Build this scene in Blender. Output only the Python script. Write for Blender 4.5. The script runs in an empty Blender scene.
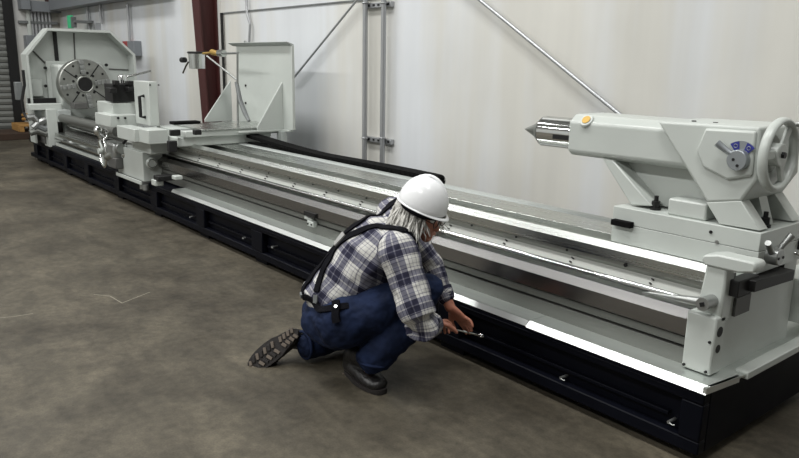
import bpy, bmesh, math, random
import numpy as np
from mathutils import Vector, Matrix
from mathutils.bvhtree import BVHTree
random.seed(7)
scene = bpy.context.scene
C = scene.collection
V = Vector
# ------------------------------------------------------------------ camera solve
F = 715.0
CX, CY = 399.5, 229.0
RM = Matrix(((0.629, 0.186, -0.755), (0.777, -0.131, 0.615), (0.016, -0.974, -0.227)))
_x = V((-(-196-CX), -(53-CY), -F)).normalized()
_v = -((350-CX)*(-196-CX)+F*F)/(53-CY)
_z = -V((350-CX, _v, F)).normalized()
_y = _z.cross(_x)
RM = Matrix((_x, _y, _z))
CAM = V((0, 0, 1.5))
def P(x, y, ax, val):
    """world point seen at (x, y) that lies on the real plane axis = val"""
    d = RM @ V((x-CX, y-CY, F))
    return CAM + d*((val-CAM[ax])/d[ax])
def ray(x, y):
    return (RM @ V((x-CX, y-CY, F))).normalized()
cd = bpy.data.cameras.new('camera'); cam = bpy.data.objects.new('camera', cd); C.objects.link(cam)
cd.sensor_width = 36; cd.lens = F/799*36; cd.clip_start = .05; cd.clip_end = 200
rx, ry, rz = RM @ V((1, 0, 0)), RM @ V((0, -1, 0)), RM @ V((0, 0, -1))
cam.matrix_world = Matrix(((rx.x, ry.x, rz.x, CAM.x), (rx.y, ry.y, rz.y, CAM.y), (rx.z, ry.z, rz.z, CAM.z), (0, 0, 0, 1)))
scene.camera = cam
# ------------------------------------------------------------------ materials
def srgb(r, g, b):
    return tuple((c/255/12.92 if c/255 <= .04045 else ((c/255+.055)/1.055)**2.4) for c in (r, g, b)) + (1,)
def newmat(name):
    m = bpy.data.materials.new(name); m.use_nodes = True
    nt = m.node_tree; b = nt.nodes['Principled BSDF']
    return m, nt, b
def mat(name, col, rough=.5, metal=0, noise=0, nscale=8, bump=0, bscale=60, stretch=None, spec=.5, coat=0):
    m, nt, b = newmat(name)
    b.inputs['Base Color'].default_value = col; b.inputs['Roughness'].default_value = rough
    b.inputs['Metallic'].default_value = metal; b.inputs['Specular IOR Level'].default_value = spec
    b.inputs['Coat Weight'].default_value = coat
    tc = nt.nodes.new('ShaderNodeTexCoord'); mp = nt.nodes.new('ShaderNodeMapping')
    nt.links.new(tc.outputs['Object'], mp.inputs[0])
    if stretch: mp.inputs['Scale'].default_value = stretch
    if noise:
        n = nt.nodes.new('ShaderNodeTexNoise'); n.inputs['Scale'].default_value = nscale; n.inputs['Detail'].default_value = 6
        nt.links.new(mp.outputs[0], n.inputs['Vector'])
        mr = nt.nodes.new('ShaderNodeMapRange'); mr.inputs[1].default_value = .3; mr.inputs[2].default_value = .7
        mr.inputs[3].default_value = 1-noise; mr.inputs[4].default_value = 1+noise*.5
        nt.links.new(n.outputs[0], mr.inputs[0])
        mx = nt.nodes.new('ShaderNodeMix'); mx.data_type = 'RGBA'; mx.blend_type = 'MULTIPLY'; mx.inputs[0].default_value = 1
        mx.inputs[6].default_value = col; nt.links.new(mr.outputs[0], mx.inputs[7]); nt.links.new(mx.outputs[2], b.inputs['Base Color'])
        mr2 = nt.nodes.new('ShaderNodeMapRange'); mr2.inputs[3].default_value = rough*.8; mr2.inputs[4].default_value = min(1, rough*1.25)
        nt.links.new(n.outputs[0], mr2.inputs[0]); nt.links.new(mr2.outputs[0], b.inputs['Roughness'])
    if bump:
        n2 = nt.nodes.new('ShaderNodeTexNoise'); n2.inputs['Scale'].default_value = bscale; n2.inputs['Detail'].default_value = 5
        nt.links.new(mp.outputs[0], n2.inputs['Vector'])
        bp = nt.nodes.new('ShaderNodeBump'); bp.inputs['Strength'].default_value = bump; bp.inputs['Distance'].default_value = .01
        nt.links.new(n2.outputs[0], bp.inputs['Height']); nt.links.new(bp.outputs[0], b.inputs['Normal'])
    return m
M = {}
M['paint'] = mat('machine_white_paint', (.50, .53, .50, 1), .32, noise=.06, nscale=3)
M['paint_grey'] = mat('light_grey_paint', (.36, .385, .37, 1), .4, noise=.08, nscale=5)
M['base'] = mat('navy_black_enamel', (.0025, .003, .006, 1), .45, noise=.2, nscale=4, spec=.10)
M['black'] = mat('black_plastic', (.012, .012, .012, 1), .5, spec=.3)
M['rubber'] = mat('black_rubber', (.005, .005, .005, 1), .8, bump=.3, spec=.08)
M['steel'] = mat('ground_steel', (.66, .68, .66, 1), .2, 1, noise=.10, nscale=9, stretch=(.06, 1, 1))
M['steel_way'] = mat('ground_way_steel', (.56, .58, .555, 1), .27, 1, noise=.05, nscale=14, stretch=(.03, 1.5, 1.5))
M['steel_dull'] = mat('dull_machined_steel', (.36, .37, .345, 1), .42, 1, noise=.14, nscale=12, stretch=(.05, 1, 1))
M['chrome'] = mat('polished_chrome', (.72, .73, .72, 1), .09, 1)
M['stainless'] = mat('stainless_guard', (.32, .315, .31, 1), .24, 1, noise=.10, nscale=6, stretch=(.05, 1, 1))
M['zinc'] = mat('galvanised_conduit', (.42, .43, .44, 1), .38, .7)
M['gunmetal'] = mat('cast_handle_metal', (.36, .37, .36, 1), .35, .8, noise=.1, nscale=30)
M['tray'] = mat('brushed_tray_metal', (.66, .70, .67, 1), .30, .8, noise=.08, nscale=20, stretch=(.06, 1, 1))
M['trayside'] = mat('brushed_lip_metal', (.74, .76, .74, 1), .34, .9, noise=.05, nscale=20, stretch=(.06, 1, 1))
M['pale'] = mat('pale_machined_ledge', (.34, .35, .325, 1), .55, 0, noise=.06, nscale=10, stretch=(.05, 1, 1))
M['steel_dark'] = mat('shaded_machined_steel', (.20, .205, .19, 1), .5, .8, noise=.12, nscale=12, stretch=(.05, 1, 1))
M['brass'] = mat('brass', (.42, .27, .07, 1), .5, .6)
M['red'] = mat('oxide_red_primer', srgb(66, 26, 24), .6, noise=.15, nscale=2)
M['door'] = mat('roller_door_grey', srgb(112, 114, 110), .5, noise=.08, nscale=2)
M['beam'] = mat('grey_duct_paint', srgb(120, 124, 128), .5)
M['blue'] = mat('dial_blue', srgb(45, 50, 130), .4)
M['silver'] = mat('dial_silver', srgb(150, 155, 158), .35, .6)
M['plaque'] = mat('dark_etched_plate', (.10, .10, .095, 1), .5, .3)
M['skin'] = mat('skin', srgb(178, 118, 96), .5, noise=.12, nscale=25, bump=.15, bscale=120)
M['hat'] = mat('white_hard_hat_shell', (.82, .83, .84, 1), .22)
M['hair'] = mat('grey_hair', srgb(200, 198, 192), .5, noise=.35, nscale=90)
M['leather'] = mat('black_leather', (.014, .013, .013, 1), .38, noise=.2, bump=.25, bscale=90)
M['sole'] = mat('brown_black_sole', (.014, .011, .010, 1), .7, bump=.2)
M['lug'] = mat('worn_tread_rubber', srgb(104, 94, 84), .7, noise=.3, nscale=40)
M['lace'] = mat('grey_lace', srgb(120, 118, 112), .8)
M['webbing'] = mat('black_elastic_webbing', (.005, .005, .007, 1), .85, bump=.3, bscale=300, spec=.08)
M['tan'] = mat('leather_patch', srgb(150, 150, 148), .5)
M['timber'] = mat('pale_timber', srgb(170, 128, 70), .7, noise=.35, nscale=6)
M['timber_dark'] = mat('old_timber', srgb(58, 42, 30), .8, noise=.3, nscale=6)
M['exit'] = mat('green_sign_face', srgb(70, 200, 140), .5)
M['lens'] = mat('spectacle_lens', (.5, .52, .5, 1), .05)
M['eye'] = mat('eye_white', (.8, .8, .78, 1), .2)
M['fluor'] = mat('lamp_diffuser', (.9, .9, .9, 1), .5)
M['redbox'] = mat('alarm_red', srgb(150, 60, 60), .5)
M['hoses'] = mat('grey_hose', (.16, .17, .17, 1), .4, noise=.2)

def wall_mat():
    m, nt, b = newmat('white_liner_panel')
    b.inputs['Roughness'].default_value = .45
    tc = nt.nodes.new('ShaderNodeTexCoord')
    def noise(scale, st, det=4):
        mp = nt.nodes.new('ShaderNodeMapping'); mp.inputs['Scale'].default_value = st
        nt.links.new(tc.outputs['Object'], mp.inputs[0])
        n = nt.nodes.new('ShaderNodeTexNoise'); n.inputs['Scale'].default_value = scale; n.inputs['Detail'].default_value = det
        nt.links.new(mp.outputs[0], n.inputs['Vector']); return n.outputs[0]
    a = noise(1.6, (1, 1, .10)); c = noise(.9, (1, 1, 1)); d = noise(5, (1, 1, .06))
    r = nt.nodes.new('ShaderNodeValToRGB'); r.color_ramp.elements[0].position = .42; r.color_ramp.elements[1].position = .62
    r.color_ramp.elements[0].color = (.67, .69, .71, 1); r.color_ramp.elements[1].color = (.62, .61, .565, 1)
    nt.links.new(a, r.inputs[0])
    def mul(prev, fac, lo, hi):
        mr = nt.nodes.new('ShaderNodeMapRange'); mr.inputs[1].default_value = .35; mr.inputs[2].default_value = .65
        mr.inputs[3].default_value = lo; mr.inputs[4].default_value = hi; nt.links.new(fac, mr.inputs[0])
        mx = nt.nodes.new('ShaderNodeMix'); mx.data_type = 'RGBA'; mx.blend_type = 'MULTIPLY'; mx.inputs[0].default_value = 1
        nt.links.new(prev, mx.inputs[6]); nt.links.new(mr.outputs[0], mx.inputs[7]); return mx.outputs[2]
    o = mul(r.outputs[0], c, .93, 1.02); o = mul(o, d, .96, 1.02)
    nt.links.new(o, b.inputs['Base Color'])
    w = nt.nodes.new('ShaderNodeTexWave'); w.wave_type = 'BANDS'; w.bands_direction = 'X'; w.inputs['Scale'].default_value = 1.1
    nt.links.new(tc.outputs['Object'], w.inputs['Vector'])
    bp = nt.nodes.new('ShaderNodeBump'); bp.inputs['Strength'].default_value = .03; bp.inputs['Distance'].default_value = .02
    nt.links.new(w.outputs[0], bp.inputs['Height']); nt.links.new(bp.outputs[0], b.inputs['Normal'])
    return m
M['wall'] = wall_mat()
def floor_mat():
    m, nt, b = newmat('worn_concrete')
    tc = nt.nodes.new('ShaderNodeTexCoord')
    def noise(scale, det=6, st=(1, 1, 1), dist=0, rot=0):
        mp = nt.nodes.new('ShaderNodeMapping'); mp.inputs['Scale'].default_value = st; mp.inputs['Rotation'].default_value = (0, 0, rot)
        nt.links.new(tc.outputs['Object'], mp.inputs[0])
        n = nt.nodes.new('ShaderNodeTexNoise'); n.inputs['Scale'].default_value = scale; n.inputs['Detail'].default_value = det
        n.inputs['Distortion'].default_value = dist
        nt.links.new(mp.outputs[0], n.inputs['Vector']); return n.outputs[0]
    r = nt.nodes.new('ShaderNodeValToRGB')
    e = r.color_ramp.elements; e[0].position = .30; e[0].color = (.044, .037, .026, 1); e[1].position = .70; e[1].color = (.112, .097, .070, 1)
    x = e.new(.5); x.color = (.076, .066, .048, 1)
    nt.links.new(noise(1.3, 8, dist=.6), r.inputs[0])
    def mul(prev, fac, lo, hi, a=.35, z=.65):
        mr = nt.nodes.new('ShaderNodeMapRange'); mr.inputs[1].default_value = a; mr.inputs[2].default_value = z
        mr.inputs[3].default_value = lo; mr.inputs[4].default_value = hi; nt.links.new(fac, mr.inputs[0])
        mx = nt.nodes.new('ShaderNodeMix'); mx.data_type = 'RGBA'; mx.blend_type = 'MULTIPLY'; mx.inputs[0].default_value = 1
        nt.links.new(prev, mx.inputs[6]); nt.links.new(mr.outputs[0], mx.inputs[7]); return mx.outputs[2]
    o = mul(r.outputs[0], noise(6, 8, dist=1), .82, 1.12)
    o = mul(o, noise(26, 6), .82, 1.12); o = mul(o, noise(110, 3), .88, 1.10)
    o = mul(o, noise(3.2, 10, st=(.5, 1.6, 1), rot=.5, dist=1.5), .80, 1.08)
    o = mul(o, noise(70, 2), 1.0, .72, .66, .74)
    nt.links.new(o, b.inputs['Base Color'])
    mr = nt.nodes.new('ShaderNodeMapRange'); mr.inputs[3].default_value = .38; mr.inputs[4].default_value = .75
    nt.links.new(noise(3), mr.inputs[0]); nt.links.new(mr.outputs[0], b.inputs['Roughness'])
    b.inputs['Specular IOR Level'].default_value = .3
    bp = nt.nodes.new('ShaderNodeBump'); bp.inputs['Strength'].default_value = .15; bp.inputs['Distance'].default_value = .01
    nt.links.new(noise(30), bp.inputs['Height']); nt.links.new(bp.outputs[0], b.inputs['Normal'])
    return m
M['floor'] = floor_mat()

def plaid_mat():
    """woven check: bands of navy / charcoal over cream, threads in both directions, follows the cloth (UV in metres)"""
    m, nt, b = newmat('plaid_flannel')
    b.inputs['Roughness'].default_value = .9; b.inputs['Specular IOR Level'].default_value = .1
    uv = nt.nodes.new('ShaderNodeUVMap'); uv.uv_map = 'cloth'
    sx = nt.nodes.new('ShaderNodeSeparateXYZ'); nt.links.new(uv.outputs[0], sx.inputs[0])
    def band(sock, period, offs):
        mm = nt.nodes.new('ShaderNodeMath'); mm.operation = 'MULTIPLY_ADD'; mm.inputs[1].default_value = 1/period; mm.inputs[2].default_value = offs
        nt.links.new(sock, mm.inputs[0])
        fr = nt.nodes.new('ShaderNodeMath'); fr.operation = 'FRACT'; nt.links.new(mm.outputs[0], fr.inputs[0])
        r = nt.nodes.new('ShaderNodeValToRGB'); r.color_ramp.interpolation = 'CONSTANT'
        stops = [(0, .0), (.04, .62), (.23, .30), (.27, .68), (.47, .10), (.50, .45), (.53, .0), (.63, .30), (.66, .0), (.80, .22), (.83, .0), (.92, .38), (.95, .0)]
        el = r.color_ramp.elements
        el[0].position = 0; el[0].color = (0, 0, 0, 1); el[1].position = stops[1][0]; el[1].color = (stops[1][1],)*3+(1,)
        for p, v in stops[2:]:
            q = el.new(p); q.color = (v, v, v, 1)
        nt.links.new(fr.outputs[0], r.inputs[0]); return r.outputs[0]
    bx_, by_ = band(sx.outputs[0], .115, .1), band(sx.outputs[1], .125, .0)
    ad = nt.nodes.new('ShaderNodeMath'); ad.operation = 'ADD'; nt.links.new(bx_, ad.inputs[0]); nt.links.new(by_, ad.inputs[1])
    r = nt.nodes.new('ShaderNodeValToRGB'); e = r.color_ramp.elements
    e[0].position = 0; e[0].color = srgb(200, 199, 194); e[1].position = 1; e[1].color = srgb(30, 30, 42)
    q = e.new(.22); q.color = srgb(150, 149, 152); q = e.new(.42); q.color = srgb(100, 100, 114); q = e.new(.7); q.color = srgb(48, 48, 64)
    h = nt.nodes.new('ShaderNodeMath'); h.operation = 'MULTIPLY'; h.inputs[1].default_value = .58; nt.links.new(ad.outputs[0], h.inputs[0])
    nt.links.new(h.outputs[0], r.inputs[0]); nt.links.new(r.outputs[0], b.inputs['Base Color'])
    n = nt.nodes.new('ShaderNodeTexNoise'); n.inputs['Scale'].default_value = 14; tc = nt.nodes.new('ShaderNodeTexCoord')
    nt.links.new(tc.outputs['Object'], n.inputs['Vector'])
    bp = nt.nodes.new('ShaderNodeBump'); bp.inputs['Strength'].default_value = .5; bp.inputs['Distance'].default_value = .03
    nt.links.new(n.outputs[0], bp.inputs['Height']); nt.links.new(bp.outputs[0], b.inputs['Normal'])
    return m
M['plaid'] = plaid_mat()
def denim_mat():
    m = mat('blue_denim', srgb(27, 37, 62), .85, noise=.5, nscale=9, bump=.6, bscale=16, spec=.15)
    return m
M['denim'] = denim_mat()
# ------------------------------------------------------------------ mesh builder
class MB:
    def __init__(s): s.bm = bmesh.new()
    def _f(s, vs, idx):
        for f in idx:
            try: s.bm.faces.new([vs[i] for i in f])
            except ValueError: pass
    def box(s, x0, x1, y0, y1, z0, z1):
        x0, x1 = sorted((x0, x1)); y0, y1 = sorted((y0, y1)); z0, z1 = sorted((z0, z1))
        vs = [s.bm.verts.new((x, y, z)) for z in (z0, z1) for x, y in ((x0, y0), (x1, y0), (x1, y1), (x0, y1))]
        s._f(vs, [(3, 2, 1, 0), (4, 5, 6, 7), (0, 1, 5, 4), (1, 2, 6, 5), (2, 3, 7, 6), (3, 0, 4, 7)]); return s
    def obox(s, c, ax, ay, az, hx, hy, hz):
        c, ax, ay, az = V(c), V(ax).normalized(), V(ay).normalized(), V(az).normalized()
        vs = [s.bm.verts.new(c+ax*hx*i+ay*hy*j+az*hz*k) for k in (-1, 1) for i, j in ((-1, -1), (1, -1), (1, 1), (-1, 1))]
        s._f(vs, [(3, 2, 1, 0), (4, 5, 6, 7), (0, 1, 5, 4), (1, 2, 6, 5), (2, 3, 7, 6), (3, 0, 4, 7)]); return s
    def prism(s, pts, axis, a, b):
        """polygon pts in the plane normal to axis, extruded from a to b. axis 0: pts=(y,z); 1: (x,z); 2: (x,y)"""
        def mk(p, v):
            return {0: (v, p[0], p[1]), 1: (p[0], v, p[1]), 2: (p[0], p[1], v)}[axis]
        A = [s.bm.verts.new(mk(p, a)) for p in pts]; B = [s.bm.verts.new(mk(p, b)) for p in pts]
        n = len(pts)
        s.bm.faces.new(A); s.bm.faces.new(B[::-1])
        for i in range(n): s.bm.faces.new((A[i], B[i], B[(i+1) % n], A[(i+1) % n]))
        return s
    def cone(s, p0, p1, r0, r1, n=24, cap=True):
        p0, p1 = V(p0), V(p1); d = (p1-p0).normalized()
        u = d.orthogonal().normalized(); w = d.cross(u)
        A = [s.bm.verts.new(p0+(u*math.cos(2*math.pi*i/n)+w*math.sin(2*math.pi*i/n))*max(r0, 1e-4)) for i in range(n)]
        B = [s.bm.verts.new(p1+(u*math.cos(2*math.pi*i/n)+w*math.sin(2*math.pi*i/n))*max(r1, 1e-4)) for i in range(n)]
        for i in range(n): s.bm.faces.new((A[i], A[(i+1) % n], B[(i+1) % n], B[i]))
        if cap: s.bm.faces.new(A[::-1]); s.bm.faces.new(B)
        return s
    def cyl(s, p0, p1, r, n=24): return s.cone(p0, p1, r, r, n)
    def tube(s, pts, r, n=10):
        pts = [V(p) for p in pts]; rings = []; up = None
        for i, p in enumerate(pts):
            t = (pts[min(i+1, len(pts)-1)]-pts[max(i-1, 0)]).normalized()
            if up is None: up = t.orthogonal().normalized()
            up = (up-t*up.dot(t)).normalized(); w = t.cross(up)
            rr = r[i] if isinstance(r, (list, tuple)) else r
            rings.append([s.bm.verts.new(p+(up*math.cos(2*math.pi*k/n)+w*math.sin(2*math.pi*k/n))*rr) for k in range(n)])
        for a, b in zip(rings, rings[1:]):
            for k in range(n): s.bm.faces.new((a[k], a[(k+1) % n], b[(k+1) % n], b[k]))
        s.bm.faces.new(rings[0][::-1]); s.bm.faces.new(rings[-1]); return s
    def rings(s, rs, close=True):
        """rs: list of lists of points"""
        R_ = [[s.bm.verts.new(p) for p in r] for r in rs]; n = len(rs[0])
        for a, b in zip(R_, R_[1:]):
            for k in range(n): s.bm.faces.new((a[k], a[(k+1) % n], b[(k+1) % n], b[k]))
        if close: s.bm.faces.new(R_[0][::-1]); s.bm.faces.new(R_[-1])
        return s
    def torus(s, c, ax, R_, r, n=48, k=10, sq=1.0):
        c, ax = V(c), V(ax).normalized(); u = ax.orthogonal().normalized(); w = ax.cross(u); rg = []
        for i in range(n):
            a = 2*math.pi*i/n; d = u*math.cos(a)+w*math.sin(a)
            rg.append([s.bm.verts.new(c+d*(R_+r*math.cos(2*math.pi*j/k))+ax*r*sq*math.sin(2*math.pi*j/k)) for j in range(k)])
        for i in range(n):
            a, b = rg[i], rg[(i+1) % n]
            for j in range(k): s.bm.faces.new((a[j], a[(j+1) % k], b[(j+1) % k], b[j]))
        return s
    def ball(s, c, r, sc=(1, 1, 1), seg=16):
        bmesh.ops.create_uvsphere(s.bm, u_segments=seg, v_segments=seg//2+2, radius=r, matrix=Matrix.Translation(V(c)) @ Matrix.Diagonal((sc[0], sc[1], sc[2], 1))); return s
    def build(s, name, m, parent=None, bevel=0, smooth=False, seg=2):
        bmesh.ops.recalc_face_normals(s.bm, faces=s.bm.faces)
        me = bpy.data.meshes.new(name); s.bm.to_mesh(me); s.bm.free()
        o = bpy.data.objects.new(name, me); C.objects.link(o)
        if m: me.materials.append(m)
        if parent is not None:
            o.parent = parent
            o.matrix_parent_inverse = Matrix.Translation(-parent.location) if parent.type == 'EMPTY' or parent.parent is None else Matrix.Identity(4)
            if parent.parent is not None: o.matrix_parent_inverse = Matrix.Identity(4)
        if bevel:
            b = o.modifiers.new('bevel', 'BEVEL'); b.width = bevel; b.segments = seg; b.limit_method = 'ANGLE'; b.angle_limit = .6
        if smooth or bevel:
            for p in me.polygons: p.use_smooth = True
            if not smooth or smooth == 'auto':
                me.set_sharp_from_angle(angle=.6)
        return o
def tag(o, label=None, cat=None, group=None, kind=None):
    if label: o['label'] = label
    if cat: o['category'] = cat
    if group: o['group'] = group
    if kind: o['kind'] = kind
    return o
def thing(name, loc, label, cat, group=None):
    o = bpy.data.objects.new(name, None); C.objects.link(o); o.location = loc; o.empty_display_size = .1
    return tag(o, label, cat, group)
def struct(o): o['kind'] = 'structure'; return o
# ------------------------------------------------------------------ room
WY, EX = 4.057, -15.9
struct(MB().box(-19, 10, -9, 5, -.2, 0).build('floor', M['floor']))
wb = MB().box(-19, 10, WY, WY+.15, 0, 7)
struct(wb.build('wall_back', M['wall']))
struct(MB().box(EX-.15, EX, -9, WY, 0, 7).build('wall_left', M['wall']))
struct(MB().box(-19, 10, -9.15, -9, 0, 7).build('wall_front', M['wall']))
struct(MB().box(10, 10.15, -9, WY, 0, 7).build('wall_right', M['wall']))
struct(MB().box(-19, 10.15, -9.15, WY+.15, 7, 7.2).build('ceiling', mat('ceiling_liner', (.5, .5, .5, 1), .8)))
# wall seams and girt trim
t = MB(); zt = P(221, 13.5, 1, WY).z
t.prism([(-8.53, zt+.007), (-8.53, zt-.007), (9, zt-.007), (9, zt+.007)], 1, WY-.012, WY)
struct(t.build('trim_1', M['hoses']))
t = MB()
for x in (-8.53, ): t.box(x-.006, x+.006, WY-.006, WY, 0, zt if x != -8.53 else 6)
struct(t.build('trim_2', M['wall']))
# grey overhead duct along end wall and back wall
zb, ztp = P(58, 13.5, 0, EX).z, P(40, 7.5, 0, EX).z
t = MB(); yl = P(20, 10, 0, EX).y
t.box(EX, EX+.25, P(28, 10, 0, EX).y, WY, zb-.0, zb+.2)
struct(t.build('trim_3', M['beam'], bevel=.01))
t = MB(); t.box(EX+.25, -9.9, WY-.22, WY, zb+.03, zb+.24)
struct(t.build('trim_4', M['beam'], bevel=.01))
t = MB(); t.box(EX, EX+.3, P(17.5, 5, 0, EX).y, P(27, 5, 0, EX).y, zb+.03, 7)
struct(t.build('trim_5', M['beam'], bevel=.01))
# roller door
yd = P(17.5, 60, 0, EX).y
d = thing('door_1', (EX, yd-2.0, 0), None, None); struct(d)
t = MB(); h = .115
for i in range(30):
    z = i*h
    t.prism([(EX, z), (EX+.03, z+.008), (EX+.045, z+h*.5), (EX+.03, z+h-.008), (EX, z+h)], 1, yd-4.2, yd-.18)
t.build('shutter', M['door'], d)
g = MB(); g.box(EX, EX+.08, yd-.18, yd, 0, 3.6); g.build('door_frame', M['black'], d)
g = MB(); g.box(EX, EX+.06, yd-4.2, yd-.18, 0, .1); g.build('bottom_bar', M['black'], d)

# red tapered column
def red_column(label, xc, w, zt_, ybot, ytop, wid, group=None):
    c = thing('steel_column', (xc, WY-.15, 0), label, 'column', group)
    m = MB()
    m.prism([(WY-.02, 0), (ybot, 0), (ytop, zt_), (WY-.02, zt_)], 0, xc-.008, xc+.008); m.build('web', M['red'], c)
    m = MB(); tk = .02
    m.prism([(ybot-tk, 0), (ybot, 0), (ytop, zt_), (ytop-tk, zt_)], 0, xc-wid/2, xc+wid/2); m.build('inner_flange', M['red'], c)
    m = MB(); m.box(xc-wid/2, xc+wid/2, WY-.02, WY-.002, 0, zt_); m.build('outer_flange', M['red'], c)
    return c
xcol = -8.72
p0, p1 = P(197, 5, 0, xcol-.0), P(206, 110, 0, xcol)
sl = (p0.y-p1.y)/(p0.z-p1.z); y0 = p1.y-sl*p1.z
red_column('dark red tapered steel column against the white wall, behind the carriage', xcol, .3, 7, y0, y0+sl*7, .2)
m = MB(); m.box(EX+.0, EX+.22, 3.83, 4.03, 2.5, 7)
tag(m.build('steel_column', M['red']), 'small piece of red steel above the grey duct at top left corner', 'column')
# conduits at centre
for px, lab in ((365, 'left of the two tall vertical conduits on the back wall'), (383, 'right of the two tall vertical conduits on the back wall')):
    p = P(px, 80, 1, WY-.075)
    c = thing('electrical_conduit', (p.x, p.y, 0), lab, 'conduit')
    m = MB(); m.cyl((p.x, p.y, 0), (p.x, p.y, 5.5), .024, 16); m.build('pipe', M['zinc'], c, smooth='auto')
    for z in (P(px, 138, 1, WY-.075).z, P(px, 3, 1, WY-.075).z):
        m = MB(); m.torus((p.x, p.y, z), (0, 0, 1), .028, .006, 20, 6); m.build('pipe_clamp', M['zinc'], c, smooth=True)
for y, lab in ((138, 'slotted metal strut low on the wall holding two conduits'), (3, 'slotted metal strut at the top edge of the photo holding two conduits')):
    a, b = P(362, y, 1, WY-.05), P(390, y+4, 1, WY-.05)
    z = P(375, y+2, 1, WY-.05).z
    c = thing('strut_channel', (a.x, WY, z), lab, 'bracket')
    m = MB(); m.box(a.x, b.x, WY-.045, WY-.002, z-.022, z+.022); m.build('channel', M['zinc'], c, bevel=.003)
    for i in range(6):
        x = a.x+.03+i*(b.x-a.x-.06)/5; MB().box(x-.014, x+.014, WY-.049, WY-.044, z-.009, z+.009).build('slot', M['black'], c)
# diagonal rods
def rod(pa, pb, lab, r=.011):
    a, b = P(*pa, 1, WY-.06), P(*pb, 1, WY-.06)
    a = b+(a-b)*1.25
    b = a+(b-a)*1.05
    m = MB(); m.cyl(a, b, r, 12); tag(m.build('brace_rod', M['zinc'], smooth='auto'), lab, 'rod')
rod((357, 0), (296, 75), 'thin diagonal brace rod rising from behind the white splash panel to the conduits')
rod((480, 0), (612, 108), 'long diagonal brace rod descending right to behind the tailstock', .014)
# small conduit behind splash panel, dark cable by the column
p = P(222.5, 40, 1, WY-.03)
tag(MB().cyl((p.x, WY-.03, 0), (p.x, WY-.03, zt), .018, 10).build('cable', M['black'], smooth='auto'), 'black cable running down the wall at right of red column', 'cable')
m = MB(); m.tube([P(246, -10, 1, WY-.04), P(247, 14, 1, WY-.04), P(250, 24, 1, WY-.04), P(249, 45, 1, WY-.04), P(249, 80, 1, WY-.04)], .015, 8)
tag(m.build('electrical_conduit', M['zinc'], smooth='auto'), 'thin bent conduit on the wall above the white splash panel', 'conduit')
# left-hand conduits
def vcond(px, y0_, y1_, lab, r=.02, wall='e', grp=None, mm='zinc'):
    if wall == 'e':
        a, b = P(px, y0_, 0, EX+.06), P(px, y1_, 0, EX+.06)
        top, bot = (a.x, a.y, a.z), (a.x, a.y, b.z)
    else:
        a, b = P(px, y0_, 1, WY-.05), P(px, y1_, 1, WY-.05)
        top, bot = (a.x, a.y, a.z), (a.x, a.y, b.z)
    tag(MB().cyl(bot, top, r, 10).build('electrical_conduit', M[mm], smooth='auto'), lab, 'conduit', grp)
vcond(26.5, -4, 36, 'pale thick conduit beside the roller door, above the lathe headstock', .045, mm='paint')
for k in range(6):
    vcond(31.0+k*3.6, 11, 37, 'one of six short grey conduits dropping from the duct to the panel', .03, grp='row of conduits under the duct')
a, b = P(19, 22, 0, EX+.1), P(58, 22, 0, EX+.1)
tag(MB().box(EX, EX+.1, a.y, b.y, a.z-.02, a.z+.03).build('strut_channel', M['hoses']), 'dark horizontal strut crossing the row of conduits at top left', 'bracket')
a, b = P(26, 35, 0, EX+.25), P(48, 60, 0, EX+.25)
tag(MB().box(EX, EX+.25, a.y, b.y, b.z, a.z).build('fuse_box', M['beam'], bevel=.01), 'grey electrical panel at the ends of the row of conduits', 'electrical box')
for px, yb, lab in ((87, 32, 'thin conduit on the wall left of the two boxed ones, above the headstock guard'), (100, 24, 'thin conduit ending in a small box above the headstock guard'), (127.5, 42, 'thin conduit dropping to the grey disconnect box')):
    vcond(px, 4, yb, lab, .022, 'b')
a = P(100, 26, 1, WY)
tag(MB().box(a.x-.06, a.x+.06, WY-.1, WY, a.z-.08, a.z+.05).build('outlet_box', M['zinc'], bevel=.005), 'small metal outlet box on wall above the headstock guard', 'electrical box')
a, b = P(127, 41, 1, WY-.12), P(134.5, 56, 1, WY-.12)
c = thing('disconnect_box', (a.x, WY, b.z), 'grey disconnect box with a red side on wall behind the headstock guard', 'electrical box')
MB().box(a.x, b.x, WY-.12, WY, b.z, a.z).build('enclosure', M['beam'], c, bevel=.005)
a2 = P(121, 42, 1, WY-.12); MB().box(a2.x, a.x, WY-.1, WY, a.z-.22, a.z).build('red_cover', M['redbox'], c, bevel=.005)
a = P(73, 22, 1, WY-.25)
c = thing('exit_sign', (a.x, WY, a.z), 'small green sign on a wall bracket above the headstock guard', 'sign')
MB().box(a.x-.10, a.x+.10, WY-.32, WY-.27, a.z-.11, a.z+.11).build('sign_face', M['exit'], c, bevel=.004)
MB().box(a.x+.06, a.x+.35, WY-.29, WY, a.z-.02, a.z+.02).build('wall_bracket', M['hoses'], c)
MB().box(a.x+.12, a.x+.18, WY-.32, WY-.24, a.z-.1, a.z+.08).build('lamp_head', M['hoses'], c)
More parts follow.
